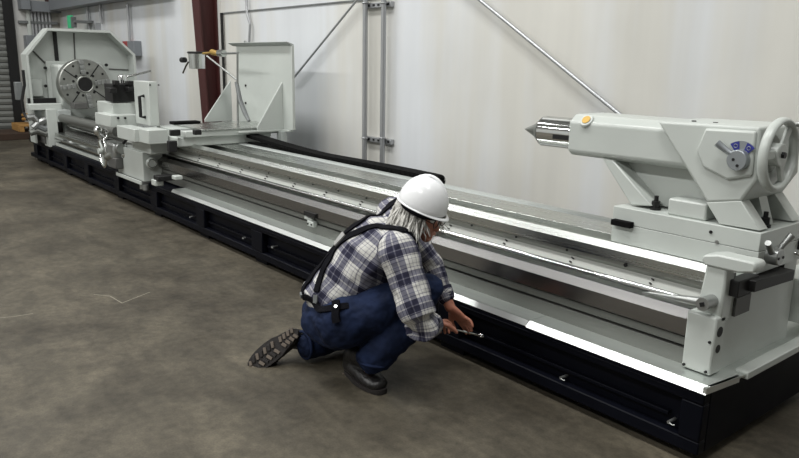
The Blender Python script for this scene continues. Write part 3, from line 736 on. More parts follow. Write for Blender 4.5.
for px in (255, 281):
    q = P(px, 132, 1, 3.56); MB().box(q.x-.05, q.x+.05, 3.54, 3.60, .55, .82).build('panel_leg', M['paint_grey'], cg, bevel=.004)
MB().box(-7.0, -5.6, 3.42, 3.60, .60, .64).build('outrigger_beam', M['paint_grey'], cg, bevel=.004)
MB().box(-7.05, -6.75, 3.22, 3.62, .80, .84).build('outrigger_block', M['paint'], cg, bevel=.006)
# coolant arm
YA = 3.30
def A(x, y): return P(x, y, 1, YA)
ar = MB(); ar.tube([A(238, 136), A(237.5, 80), A(237.5, 53)], .011, 10); ar.tube([A(238, 53), A(222, 53.5)], .011, 10)
ar.tube([A(207, 56), A(237, 80)], .010, 10); ar.build('support_pipe', M['gunmetal'], cg, smooth='auto')
ar = MB(); ar.tube([A(236.5, 82), A(240, 100), A(245, 113), A(249, 121)], [.02, .024, .024, .016], 10); ar.build('spray_nozzle', M['hoses'], cg, smooth='auto')
MB().tube([A(203, 53.5), A(213, 52.5)], .012, 8).build('brass_pipe', M['brass'], cg, smooth='auto')
MB().tube([A(212, 52), A(219, 54)], [.03, .025], 10).build('valve', M['brass'], cg, smooth='auto')
MB().tube([A(219, 53), A(224, 53.5)], .035, 10).build('valve_body', M['steel'], cg, smooth='auto')
ca = A(197, 61); rr = .088
cn = MB(); cn.cone(ca-V((0, 0, rr*.9)), ca+V((0, 0, rr*1.0)), rr*.93, rr, 32, cap=False); cn.cone(ca-V((0, 0, rr*.95)), ca-V((0, 0, rr*.9)), rr*.8, rr*.93, 32)
cn = cn.build('coolant_can', M['steel'], cg, smooth='auto')
MB().cyl(ca+V((0, 0, rr*.7)), ca+V((0, 0, rr*.85)), rr*.96, 32).build('can_inside', M['black'], cn, smooth='auto')
MB().torus(ca+V((0, 0, rr)), (0, 0, 1), rr, .012, 32, 8).build('can_rim', M['black'], cn, smooth=True)
MB().cyl(A(189.5, 60)-V((.01, .05, 0)), A(186.5, 60)-V((.01, .05, 0)), .03, 12).build('tap_knob', M['black'], cn, smooth='auto')
MB().tube([A(189, 61), A(186, 66), A(183, 73)], .011, 8).build('spout', M['chrome'], cn, smooth='auto')

# ------------------------------------------------------------------ headstock
hs = thing('headstock', (-10.9, 3.0, ZT), 'white lathe headstock with large round four jaw chuck inside an open guard at far left', 'machine part')
GX = -10.9; GD = .28
def G(x, y): q = P(x, y, 0, GX); return (q.y, q.z)
outer = [(2.34, ZT), (2.32, 1.53), (2.63, 1.885), (3.455, 1.885), (3.80, 1.555), (3.80, ZT)]
def inset(pl, t):
    c_ = V((3.05, 1.1)); return [(max(min(y, 3.80-t), 2.33+t), min(z, 1.885-t) if z > 1 else z) if abs(z-1.53) > .05 else ((y+t if y < 3 else y-t), z-t*.4) for y, z in pl]
inner = inset(outer, .035)
m = MB(); n = len(outer)
for i in range(n-1):
    o0, o1, i0, i1 = outer[i], outer[i+1], inner[i], inner[i+1]
    vs = [m.bm.verts.new((X_, *q)) for X_ in (GX, GX-GD) for q in (o0, o1, i1, i0)]
    m._f(vs, [(0, 1, 2, 3), (7, 6, 5, 4), (0, 4, 5, 1), (1, 5, 6, 2), (2, 6, 7, 3), (3, 7, 4, 0)])
m.build('chuck_guard', M['paint'], hs)
m = MB(); m.prism([(y, z) for y, z in inner], 0, GX-GD, GX-GD+.03); m.build('guard_back', M['paint'], hs)
a = G(57, 31); b = G(61, 68)
MB().box(GX-.25, GX-.21, G(57, 31)[0], G(60.5, 31)[0], b[1], 1.845).build('sliding_rail', M['black'], hs)
a, b = G(29, 100), G(59, 104)
MB().box(GX-.10, GX-.02, a[0], b[0], b[1]+.0, a[1]+.02).build('guard_bumper', M['black'], hs)
# inner panels (framed)
for (x0, y0_, x1, y1_) in ((28, 80, 47, 97), (75, 62, 108, 100), (49, 61, 74, 100)):
    a, b = G(x0, y0_), G(x1, y1_)
    MB().box(GX-GD+.03, GX-GD+.09, a[0], b[0], b[1], a[1]).build('housing_panel', M['paint'], hs, bevel=.006)
for x0, y0_, x1, y1_ in ((33, 51, 48, 66), (48, 66, 53, 62)):
    q0, q1 = P(x0, y0_, 0, GX-.24), P(x1, y1_, 0, GX-.24); MB().tube([q0, q1], .012, 6).build('panel_seam_strip', M['plaque'], hs)
q0, q1 = P(109, 69, 0, GX-.24), P(132, 70, 0, GX-.24); MB().tube([q0, q1], .008, 6).build('panel_seam_strip', M['plaque'], hs)
q0, q1 = P(74, 33, 0, GX-.24), P(75, 60, 0, GX-.24); MB().tube([q0, q1], .01, 6).build('panel_seam_strip', M['plaque'], hs)
for px, py in ((45, 68), (45.5, 86), (46.5, 105), (106, 65), (107, 99), (102, 109)):
    q = P(px, py, 0, GX-.18); MB().cyl(q, q+V((.03, 0, 0)), .022, 10).build('bolt_head', M['black'], hs)
MB().box(-11.1, -10.65, 2.66, 3.25, ZT, 1.40).build('spindle_housing', M['paint'], hs, bevel=.03)
facebox('front_pillar', -10.55, 46, 109, 60, 147, .25, parent=hs)
facebox('pillar_top', -10.6, 29, 104, 62, 110, .2, parent=hs)
facebox('bed_head_block', -10.45, 58, 110, 72, 122, .3, 'paint_grey', parent=hs)
MB().box(-11.3, -10.7, 2.42, 2.66, ZT, .66).build('feed_box', M['plaque'], hs, bevel=.01)
MB().tube([V((-10.45, 2.60, .70)), V((-8.2, 2.60, .70))], .055, 12).build('drive_shaft', M['steel_dark'], hs, smooth='auto')
MB().box(-10.5, -7.7, 2.50, 2.60, .45, .50).build('front_apron_strip', M['steel_way'], hs, bevel=.004)
MB().tube([V((-10.45, 2.50, .43)), V((-7.9, 2.50, .43))], .03, 10).build('feed_rod', M['chrome'], hs, smooth='auto')
MB().box(-10.45, -7.7, 2.49, 2.62, ZT, .37).build('front_ledge', M['paint'], hs, bevel=.006)
facebox('motor_cover', -10.2, 74, 103, 88, 109, .2, 'plaque', parent=hs)
# chuck
CXX = -10.42; cr = .335; ccn = V((CXX, 2.925, 1.145))
ck = MB().cyl(ccn+V((-.16, 0, 0)), ccn, cr, 64).build('chuck', M['steel_dull'], hs, bevel=.012)
m = MB(); m.cyl(ccn+V((-.01, 0, 0)), ccn+V((.006, 0, 0)), cr*.30, 40); m.build('spindle_bore', M['black'], ck, smooth='auto')
MB().torus(ccn+V((.004, 0, 0)), (1, 0, 0), cr*.31, .012, 40, 8).build('bore_ring', M['steel_dull'], ck, smooth=True)
for k in range(4):
    a_ = math.radians(98+90*k); d_ = V((0, math.cos(a_), math.sin(a_))); t_ = V((1, 0, 0)).cross(d_)
    m = MB(); m.obox(ccn+d_*cr*.68+V((.012, 0, 0)), d_, t_, (1, 0, 0), cr*.30, .026, .016)
    for j in range(3): m.obox(ccn+d_*cr*(.5+.18*j)+V((.035, 0, 0)), d_, t_, (1, 0, 0), .018, .030, .012)
    m.build('jaw', M['gunmetal'], ck, bevel=.003)
    a2 = a_+math.radians(45); d2 = V((0, math.cos(a2), math.sin(a2))); t2 = V((1, 0, 0)).cross(d2)
    MB().obox(ccn+d2*cr*.68, d2, t2, (1, 0, 0), cr*.30, .007, .004).build('t_slot', M['black'], ck)
for k in range(12):
    a_ = math.radians(15+30*k); d_ = V((0, math.cos(a_), math.sin(a_))); q = ccn+d_*cr*.46
    MB().cyl(q-V((.002, 0, 0)), q+V((.004, 0, 0)), .018, 12).build('face_hole', M['black'], ck)
for k in range(8):
    a_ = math.radians(30+45*k); d_ = V((0, math.cos(a_), math.sin(a_))); q = ccn+d_*cr*.82
    MB().cyl(q-V((.002, 0, 0)), q+V((.004, 0, 0)), .016, 12).build('face_hole', M['black'], ck)
# hoses and fittings low at the left end
for pts, r, mt in (([(23, 70), (24.5, 85), (22, 100), (24, 113), (28, 120)], .02, 'black'), ([(27, 118), (33, 117), (38, 122), (34, 128)], .05, 'gunmetal'), ([(33, 128), (40, 122), (45, 120), (50, 121)], .05, 'gunmetal'), ([(30, 133), (37, 131), (45, 134), (50, 131)], .045, 'steel_dark'), ([(38, 126), (44, 129), (50, 127)], .05, 'hoses')):
    MB().tube([P(x, y, 0, -10.62) if y > 115 else P(x, y, 0, -10.88) for x, y in pts], r, 10).build('coolant_hose', M[mt], hs, smooth='auto')
MB().box(-11.42, -11.3, 2.24, 2.33, .9, 1.15).build('side_switch_box', M['hoses'], hs, bevel=.01)

# ------------------------------------------------------------------ organic helpers
def seg_rings(pts, rad, up, cap0=1, n=20):
    """loft of elliptical rings; rad = list of (ra, rb), ra along 'up' projected axis"""
    pts = [V(p) for p in pts]; out = []
    for i, p in enumerate(pts):
        t = (pts[min(i+1, len(pts)-1)]-pts[max(i-1, 0)]).normalized()
        u0 = V(up[i]) if isinstance(up, list) else V(up)
        u = (u0-t*u0.dot(t)).normalized(); w = t.cross(u)
        ra, rb = rad[i] if isinstance(rad[i], tuple) else (rad[i], rad[i])
        out.append((p, t, u, w, ra, rb))
    rings = []
    cap1 = cap0
    def ring(p, t, u, w, ra, rb, off, sc): return [p+t*off+(u*ra*math.cos(2*math.pi*k/n)+w*rb*math.sin(2*math.pi*k/n))*sc for k in range(n)]
    p, t, u, w, ra, rb = out[0]; m_ = min(ra, rb)*cap0
    for s_, c_ in ((-.98, .2), (-.85, .52), (-.55, .84)): rings.append(ring(p, t, u, w, ra, rb, m_*s_, c_))
    for q in out: rings.append(ring(*q, 0, 1))
    p, t, u, w, ra, rb = out[-1]; m_ = min(ra, rb)*(cap1 if cap0 < .2 else 1)
    for s_, c_ in ((.55, .84), (.85, .52), (.98, .2)): rings.append(ring(p, t, u, w, ra, rb, m_*s_, c_))
    return rings
def organic(name, chains, m_, parent, voxel=.006, smooth=6, cuts=None, disp=0, dscale=.1, extra=None):
    mb = MB()
    for ch_ in chains: mb.rings(seg_rings(*ch_))
    if extra: extra(mb)
    o = mb.build(name, m_)
    rm = o.modifiers.new('r', 'REMESH'); rm.mode = 'VOXEL'; rm.voxel_size = voxel; rm.use_smooth_shade = True
    if smooth:
        sm = o.modifiers.new('s', 'SMOOTH'); sm.factor = .5; sm.iterations = smooth
    if disp:
        tx = bpy.data.textures.new(name+'_folds', 'CLOUDS'); tx.noise_scale = dscale; tx.noise_depth = 2
        dm = o.modifiers.new('d', 'DISPLACE'); dm.texture = tx; dm.strength = disp; dm.mid_level = .5; dm.texture_coords = 'LOCAL'
    dg = bpy.context.evaluated_depsgraph_get(); dg.update()
    me = bpy.data.meshes.new_from_object(o.evaluated_get(dg))
    o.modifiers.clear(); o.data = me
    for p in me.polygons: p.use_smooth = True
    me.materials.clear(); me.materials.append(m_)
    if parent:
        o.parent = parent
        if parent.type == 'EMPTY': o.matrix_parent_inverse = Matrix.Translation(-parent.location)
    return o
Z = (0, 0, 1)
# ------------------------------------------------------------------ worker
man = thing('person', (-2.68, 1.9, 0), 'person in white hard hat, plaid shirt, black suspenders and jeans kneeling beside the lathe base', 'person')
pel = V((-2.70, 1.83, .34)); chest = V((-2.60, 2.00, .60)); neck = V((-2.555, 2.09, .765)); headc = V((-2.43, 2.11, .835))
shR, elR, wrR = V((-2.355, 1.91, .70)), V((-2.20, 1.915, .415)), V((-2.32, 2.12, .315))
shL, elL, wrL = V((-2.74, 2.19, .765)), V((-2.57, 2.32, .50)), V((-2.44, 2.32, .325))
hipR, knR, anR = V((-2.58, 1.78, .33)), V((-2.365, 2.095, .475)), V((-2.50, 1.87, .11))
hipL, knL, anL = V((-2.83, 1.88, .32)), V((-2.93, 2.22, .10)), V((-2.935, 1.77, .095))
sd = (shL-shR).normalized()                      # across the shoulders
hd = V((.92, .32, -.30)).normalized()            # facing direction
hu = (V((0, 0, 1))-hd*hd.z).normalized(); hl_ = hu.cross(hd)
def finger(base, tip, bend, r, side):
    """three phalanges"""
    d = tip-base; return ([base, base+d*.40+bend*1.0, base+d*.75+bend*.8, tip], [r*1.1, r, r*.95, r*.8], side)
def hand_chains(w, k, fdir, side, palmn, curl, spread=.012, scale=1.0):
    """w wrist, k knuckle centre, side across the palm (thumb on +side)"""
    ch = []
    side = side.normalized(); palmn = palmn.normalized()
    ch.append(([w, w*.5+k*.5, k], [(.027, .019), (.038, .017), (.040, .014)], side))
    for i, (o_, L) in enumerate(((.030, .070), (.010, .078), (-.011, .073), (-.031, .058))):
        b = k+side*o_*scale-(k-w).normalized()*.006
        t1 = b+fdir*L*.45*scale; t2 = t1+(fdir+palmn*curl).normalized()*L*.32*scale; t3 = t2+(fdir*.7+palmn*curl*2).normalized()*L*.26*scale
        sp = side*(o_*.25)
        ch.append(([b, t1+sp, t2+sp, t3+sp], [.0098, .009, .0085, .0072], side))
    tb = w*.72+k*.28+side*.026
    t1 = tb+(fdir*.6+side*.7+palmn*.3).normalized()*.036; t2 = t1+(fdir*.85+side*.25+palmn*.35).normalized()*.030; t3 = t2+(fdir*.9+palmn*.4).normalized()*.022
    ch.append(([tb, t1, t2, t3], [.014, .0115, .0105, .0085], side))
    return ch
kL = V((-2.392, 2.362, .262)); kR = V((-2.40, 2.225, .278))
body = [
    ([pel, chest*.5+pel*.5, chest, neck-V((0, 0, .05))], [(.09, .075), (.10, .075), (.10, .07), (.05, .045)], sd),
    ([neck-V((.02, .02, .06)), neck+V((.03, 0, .0)), headc-hu*.04], [.045, .052, .055], sd),
    ([shR, elR, wrR], [.045, .038, .026], Z), ([shL, elL, wrL], [.045, .038, .026], Z),
    ([chest+V((0, 0, .06)), shR], [.05, .04], Z), ([chest+V((0, 0, .06)), shL], [.05, .04], Z),
    ([hipR, knR, anR], [.075, .05, .035], Z), ([hipL, knL, anL+V((0, .05, 0))], [.075, .05, .035], Z), ([hipL, hipR], [.08, .08], Z),
    # head: cranium, face and jaw
    ([headc-hd*.055+hu*.02, headc-hd*.02+hu*.03, headc+hd*.03+hu*.025], [(.072, .085), (.078, .095), (.068, .085)], hl_),
    ([headc+hu*.0+hd*.02, headc-hu*.065+hd*.045, headc-hu*.10+hd*.062], [(.064, .062), (.055, .048), (.034, .026)], hl_),
    ([headc-hu*.02+hd*.080, headc-hu*.045+hd*.098], [.010, .013], hl_),           # nose
    ([headc-hu*.078+hd*.085-hl_*.02, headc-hu*.078+hd*.085+hl_*.02], [.009, .009], Z),   # lips
    ([headc-hl_*.076-hu*.035, headc-hl_*.080+hu*.012], [(.016, .007), (.019, .008)], hd),   # ear
    ([headc+hl_*.076-hu*.035, headc+hl_*.080+hu*.012], [(.016, .007), (.019, .008)], hd),
    ([headc+hu*.02+hd*.078-hl_*.035, headc+hu*.02+hd*.084+hl_*.0, headc+hu*.02+hd*.078+hl_*.035], [.012, .012, .012], Z),   # brow
]
fL = V((.55, .45, -.62)).normalized(); sL_ = V((-.45, .0, -.42)); sL_ = (sL_-fL*sL_.dot(fL)).normalized()
sL_ = -sL_ if sL_.y < 0 else sL_
sideL = V((.62, -.1, .55)); sideL = (sideL-fL*sideL.dot(fL)).normalized()
palmL = V((-.3, .2, -.8)); palmL = (palmL-fL*palmL.dot(fL)-sideL*palmL.dot(sideL)).normalized()
# left hand: back faces the camera, index and thumb uppermost towards the lathe, fingers curled on the ring spanner
body += hand_chains(wrL, kL, fL, -sideL, palmL, .28)
fR = V((.1, .75, -.45)).normalized(); sideR = V((.75, 0, .5)); sideR = (sideR-fR*sideR.dot(fR)).normalized()
palmR = (-sideR.cross(fR)).normalized(); palmR = palmR if palmR.z < 0 else -palmR
body += hand_chains(wrR, kR, fR, sideR, palmR, 1.5, scale=.9)
bo = organic('body', body, M['skin'], man, voxel=.0045, smooth=2)
for s_ in (-1, 1):
    e = headc+hd*.079+hl_*.032*s_-hu*.004
    MB().ball(e, .0115).build('eye', M['eye'], man, smooth=True)
# shirt
shirt_ch = [
    ([pel+V((-.03, -.0, -.02)), pel+V((-.040, -.01, .055)), pel*.6+chest*.4+V((-.05, -.03, 0)), chest+V((-.03, -.025, .02)), chest*.4+neck*.6+V((-.01, -.01, -.01)), neck-V((0, 0, .025))],
     [(.14, .11), (.180, .155), (.182, .155), (.200, .160), (.190, .135), (.085, .075)], [V((-1, .35, 0)), V((-1, .35, 0)), sd, sd, sd, sd], .25),
    ([chest*.3+neck*.7-V((0, 0, .02)), shR+V((0, 0, -.005))], [(.10, .10), (.086, .084)], Z),
    ([chest*.3+neck*.7-V((0, 0, .02)), shL], [(.11, .11), (.084, .082)], Z),
    ([shR+V((0, 0, .0)), shR*.5+elR*.5, elR+V((0, 0, .02)), elR+V((-.002, .012, -.03)), elR*.5+wrR*.5, elR*.25+wrR*.75], [(.084, .088), (.080, .086), (.076, .082), (.072, .078), (.058, .058), (.048, .048)], Z),
    ([shL, shL*.5+elL*.5, elL, elL*.3+wrL*.7], [.072, .066, .060, .046], Z),
    ([neck-V((.02, .015, .03)), neck+V((.012, .0, .015))], [.068, .066], sd),        # collar
]
sh = organic('shirt', shirt_ch, M['plaid'], man, voxel=.0075, smooth=8, disp=.028, dscale=.11)
def cloth_uv(o, chains):
    me = o.data; uv = me.uv_layers.new(name='cloth')
    segs = []
    for ci, ch_ in enumerate(chains):
        pts, rad, up = ch_[:3]
        cum = 0; pts = [V(p) for p in pts]
        ax = (pts[-1]-pts[0]).normalized()
        for i in range(len(pts)-1):
            r0 = rad[i] if isinstance(rad[i], tuple) else (rad[i],)*2; r1 = rad[i+1] if isinstance(rad[i+1], tuple) else (rad[i+1],)*2
            segs.append((ci, pts[i], pts[i+1], cum, (sum(r0)/2, sum(r1)/2))); cum += (pts[i+1]-pts[i]).length
    frames = {0: V((-.60, -.75, .28)), 1: V((-.5, -.7, .5)), 2: V((-.5, -.7, .5)), 3: V((.5, -.8, .1)), 4: V((-.5, -.7, .5)), 5: V((-.5, -.7, .5))}
    P0 = np.array([list(s[1]) for s in segs]); P1 = np.array([list(s[2]) for s in segs]); D = P1-P0; L2 = (D**2).sum(1)
    co = np.zeros(len(me.vertices)*3); me.vertices.foreach_get('co', co); co = co.reshape(-1, 3)
    data = uv.data
    torso_ax = (neck-pel).normalized(); nf = frames[0]; nf = (nf-torso_ax*nf.dot(torso_ax)).normalized(); lat = torso_ax.cross(nf)
    for p in me.polygons:
        c_ = np.array(p.center); tt = np.clip(((c_-P0)*D).sum(1)/L2, 0, 1)
        q = P0+D*tt[:, None]; dist = np.sqrt(((c_-q)**2).sum(1)); rr_ = np.array([s[4][0]*(1-t_)+s[4][1]*t_ for s, t_ in zip(segs, tt)])
        k = int(np.argmin(dist/rr_)); ci = segs[k][0]
        if ci in (0, 1, 2, 5):
            org, axv, latv, nv, R_ = pel, torso_ax, lat, nf, .15
            ang0 = None
            for li in p.loop_indices:
                v = V(co[me.loops[li].vertex_index]); r = v-org
                x_, y_ = r.dot(latv), r.dot(nv)-.0
                ang = math.atan2(x_, y_+.02)
                if ang0 is None: ang0 = ang
                if ang-ang0 > math.pi: ang -= 2*math.pi
                if ang-ang0 < -math.pi: ang += 2*math.pi
                data[li].uv = (x_*.55+ang*R_*.6, r.dot(axv))
        else:
            a_, b_ = V(P0[k]), V(P1[k]); axv = (b_-a_).normalized(); nv = frames[ci]; nv = (nv-axv*nv.dot(axv)).normalized(); latv = axv.cross(nv); ang0 = None
            for li in p.loop_indices:
                v = V(co[me.loops[li].vertex_index]); r = v-a_
                ang = math.atan2(r.dot(latv), r.dot(nv))
                if ang0 is None: ang0 = ang
                if ang-ang0 > math.pi: ang -= 2*math.pi
                if ang-ang0 < -math.pi: ang += 2*math.pi
                data[li].uv = (ang*.066+.03, segs[k][3]+r.dot(axv)+.02)
cloth_uv(sh, shirt_ch)
# jeans
jeans_ch = [
    ([hipL+V((-.01, -.01, -.03)), pel+V((-.01, -.03, -.045)), hipR+V((-.01, -.0, -.01))], [(.120, .135), (.130, .150), (.130, .13)], Z),
    ([pel+V((-.01, 0, -.04)), pel+V((-.035, .0, .01))], [(.165, .13), (.168, .142)], V((1, -.35, 0)), .15),
    ([hipR, hipR*.5+knR*.5, knR, knR*.5+anR*.5+V((.03, 0, 0)), anR+V((.02, .01, .055))], [.125, .110, .090, .085, (.084, .080)], Z),
    ([knR+V((.0, .0, .005)), knR+V((-.012, -.01, -.02))], [.080, .080], Z),
    ([hipL, hipL*.5+knL*.5, knL, knL*.5+anL*.5, anL+V((0, .045, .0))], [.125, .10, .080, .078, .074], Z, 1),
]
jn = organic('jeans', jeans_ch, M['denim'], man, voxel=.0075, smooth=6, disp=.03, dscale=.08)
for a, b, r in ((anR+V((.022, .005, .020)), anR+V((.022, .008, .036)), .078), (anL+V((0, .005, .0)), anL+V((0, .018, 0)), .076)):
    MB().torus((a+b)/2, b-a, r*.92, .008, 32, 8).build('jeans_hem', M['denim'], jn, smooth=True)
# raycast tools
def bvh(o):
    bm_ = bmesh.new(); bm_.from_mesh(o.data); t_ = BVHTree.FromBMesh(bm_); return t_
def bvh_multi(objs):
    vs, fs = [], []
    for o in objs:
        k = len(vs); vs += [v.co.copy() for v in o.data.vertices]; fs += [[i+k for i in p.vertices] for p in o.data.polygons]
    return BVHTree.FromPolygons(vs, fs)
T = bvh_multi([sh, jn, bo])
def strap(name, pts3, width, m_, parent, lift=.005, thick=.004):
    """ribbon lying on the clothes, closest surface point at every station"""
    pts = []
    for a, b in zip(pts3, pts3[1:]):
        n_ = max(2, int((b-a).length/.012)); pts += [a+(b-a)*i/n_ for i in range(n_)]
    pts.append(pts3[-1]); P_ = []
    for p in pts:
        q, nn, _, _ = T.find_nearest(p); P_.append((q+nn*lift, nn))
    for _ in range(2):
        P_ = [(P_[0])]+[((P_[i-1][0]+P_[i][0]*2+P_[i+1][0])/4, (P_[i-1][1]+P_[i][1]+P_[i+1][1]).normalized()) for i in range(1, len(P_)-1)]+[P_[-1]]
    mb = MB(); rs = []
    for i, (p, nn) in enumerate(P_):
        t_ = (P_[min(i+1, len(P_)-1)][0]-P_[max(i-1, 0)][0]).normalized(); s_ = t_.cross(nn).normalized()*width/2
        rs.append([p-s_-nn*.004, p+s_-nn*.004, p+s_+nn*thick, p-s_+nn*thick])
    mb.rings(rs); return mb.build(name, m_, parent, smooth='auto')
def hit(x, y):
    d = ray(x, y); q, nn, _, _ = T.ray_cast(CAM, d); return q if q else None
def hits(l): return [q for q in (hit(*p) for p in l) if q]
front = chest+V((.12, .14, -.05))
sA = hits([(403, 233), (393, 229), (380, 227), (366, 229), (352, 235), (338, 246), (328, 262), (321, 278), (317, 292)])
sA = [chest+V((.17, .02, -.08)), shR+V((.02, .10, .03)), shR+V((-.05, .05, .08))]+sA
sB = hits([(383, 214), (372, 216), (360, 223), (349, 231), (338, 243), (325, 257), (314, 271), (306, 285), (303.5, 294)])
sB = [chest+V((-.05, .25, -.08)), shL+V((.05, .09, .05)), shL+V((.05, .0, .08))]+sB
strap('suspender_strap', sA, .032, M['webbing'], man, lift=.006)
strap('suspender_strap', sB, .032, M['webbing'], man, lift=.006)
q = hit(341, 240)
if q: strap('suspender_patch', [hit(337, 246), hit(346, 235)], .04, M['tan'], man, lift=.014)
bl = hits([(304, 300), (312, 302), (322, 304), (332, 306), (345, 308), (358, 309)])
e1 = (bl[-1]-bl[0]).normalized(); bn = e1.cross(V((-.15, 1, -.1))).normalized(); e2 = bn.cross(e1)
bc = pel+bn*(bl[0]-pel).dot(bn)
belt_ring = [bc+e1*.21*math.cos(a)+e2*.21*math.sin(a) for a in [2*math.pi*k/40 for k in range(41)]]
strap('belt', belt_ring, .030, M['webbing'], man, lift=.006)
for x_, y_ in ((317, 298), (303.5, 296)):
    q = hit(x_, y_)
    if q: strap('suspender_clip', [hit(x_, y_-3) or q, hit(x_, y_+4) or q], .022, M['hoses'], man, lift=.012)
q = hit(337, 303)
if q:
    pouch = strap('belt_pouch', [hit(337, 303), hit(337.5, 312), hit(338, 322)], .036, M['webbing'], man, lift=.014, thick=.010)
    q2 = hit(337.5, 308); nn = T.find_nearest(q2)[1]; MB().cyl(q2+nn*.016, q2+nn*.030, .008, 16).build('pouch_snap', M['chrome'], pouch, smooth='auto')
for w_, e_, r_ in ((elR*.13+wrR*.87, (wrR-elR).normalized(), .040), (elL*.40+wrL*.60, (wrL-elL).normalized(), .046)):
    MB().cone(w_-e_*.018, w_+e_*.018, r_*1.05, r_, 28).build('shirt_cuff', M['plaid'], man, smooth='auto')
# white rolled lining seen at the left cuff
MB().torus(elL*.28+wrL*.72, (wrL-elL), .034, .010, 28, 8).build('cuff_lining', M['tan'], man, smooth=True)
# left sleeve: plaid UV for cuffs
for o in bpy.data.objects:
    if o.name.startswith('shirt_cuff'):
        uvl = o.data.uv_layers.new(name='cloth')
        for p in o.data.polygons:
            for li in p.loop_indices:
                v = o.data.vertices[o.data.loops[li].vertex_index].co; uvl.data[li].uv = (v.x*1.2, v.z*1.2)
# hair: cap volume plus strands hanging over collar
hc_ = headc-hd*.03
def hair_extra(mb):
    rnd = random.Random(3)
    for i in range(560):
        a = rnd.uniform(-2.45, 2.45)               # around the back of the head
        dirv = (-hd*math.cos(a)+hl_*math.sin(a))
        L = rnd.uniform(.12, .19)*(1 if abs(a) < 1.9 else .6)
        st = hc_+dirv*rnd.uniform(.070, .084)+hu*rnd.uniform(-.01, .035)
        p1 = st+dirv*.026-hu*.02-V((0, 0, L*.25)); p1 = p1+hl_*rnd.uniform(-.014, .014)+hd*rnd.uniform(-.012, .012); p2 = p1+dirv*rnd.uniform(-.008, .020)-V((0, 0, L*.32))+hl_*rnd.uniform(-.022, .022)+hd*rnd.uniform(-.02, .012)
        p3 = p2+dirv*rnd.uniform(-.012, .030)-V((0, 0, L*.3))+hl_*rnd.uniform(-.02, .02)+hd*rnd.uniform(-.01, .02)
        mb.tube([st, p1, p2, p3], [.0036, .0042, .0034, .0012], 5)
hair_base = [
    ([hc_+hu*.035-hd*.01, hc_-hu*.02-hd*.012], [(.085, .088), (.087, .080)], hl_),
    ([hc_-hu*.0-hd*.02, hc_-hu*.055-hd*.02, hc_-hu*.09-hd*.02-V((0, 0, .02))], [(.088, .084), (.084, .080), (.07, .062)], hl_),
    ([hc_-hl_*.062+hd*.02+hu*.01, hc_-hl_*.060+hd*.014-hu*.06], [(.03, .022), (.024, .016)], hd),
    ([hc_+hl_*.062+hd*.02+hu*.01, hc_+hl_*.060+hd*.014-hu*.06], [(.03, .022), (.024, .016)], hd)]
hb = organic('hair', hair_base, M['hair'], man, voxel=.006, smooth=3, disp=.012, dscale=.025)
mb = MB(); mb.bm.from_mesh(hb.data); hair_extra(mb); mb.bm.to_mesh(hb.data); mb.bm.free()
for p in hb.data.polygons: p.use_smooth = True
# hard hat
bk, fr_ = P(399, 194.5, 1, 2.05), P(447, 218.5, 1, 2.155)
hf = (fr_-bk).normalized(); hatc = (fr_+bk)/2; hL_ = (fr_-bk).length/2
hup = V((0, 0, 1)); hup = (hup-hf*hup.dot(hf)).normalized(); hs_ = hup.cross(hf)
mb = MB(); n = 48; rs = []
a0, b0 = hL_*.93, hL_*.80
hh = .135
def hring(z, fa, off=0, bump_=0): return [hatc+hf*(a0*fa*math.cos(t_)-.004+off)+hs_*(b0*fa*math.sin(t_))+hup*(z) for t_ in [2*math.pi*k/n for k in range(n)]]
rs.append(hring(-.004, .93)); rs.append(hring(.0, .97))
for i in range(0, 15):
    ph = i/15*math.pi/2; rs.append(hring(.006+hh*math.sin(ph), max(math.cos(ph)**.85, .02)*1.0))
rs.append(hring(.006+hh, .05))
mb.rings(rs)
hat = mb.build('hard_hat', M['hat'], man, smooth=True)
mb = MB(); rs = []
def brim(sc, z, fr=0):
    out = []
    for k in range(n):
        t_ = 2*math.pi*k/n; ext = 1.05+max(0, math.cos(t_))**3*.13
        out.append(hatc+hf*(a0*sc*ext*math.cos(t_)-.004)+hs_*(b0*sc*1.05*math.sin(t_))+hup*(z-.010*max(0, math.cos(t_))**2))
    return out
mb.rings([brim(.90, .008), brim(1.0, .002), brim(1.005, -.001), brim(.90, .002)], close=False)
mb.build('brim', M['hat'], hat, smooth=True)
mb = MB(); mb.tube([hatc+hf*(a0*math.cos(t_)*.9)+hup*(.012+hh*math.sin(t_)*1.0) for t_ in [math.pi*k/16 for k in range(1, 16)]], .008, 8); mb.build('crown_ridge', M['hat'], hat, smooth=True)
mb = MB(); mb.torus(hatc-hup*.014, hup, hL_*.72, .010, 32, 8); mb.build('headband', M['webbing'], hat, smooth=True)
# glasses
gl = thing('x', (0, 0, 0), None, None); bpy.data.objects.remove(gl)
mb = MB()
for s_ in (-1, 1):
    c_ = headc+hd*.104+hl_*.034*s_-hu*.006; mb.torus(c_, hd, .024, .0022, 24, 6)
    mb.tube([c_+hl_*.024*s_, headc+hl_*.082*s_+hd*.06+hu*.004, headc+hl_*.085*s_-hd*.0], .002, 6)
mb.tube([headc+hd*.104+hl_*.011, headc+hd*.108, headc+hd*.104-hl_*.011], .002, 6)
mb.build('glasses_frame', M['black'], man, smooth=True)
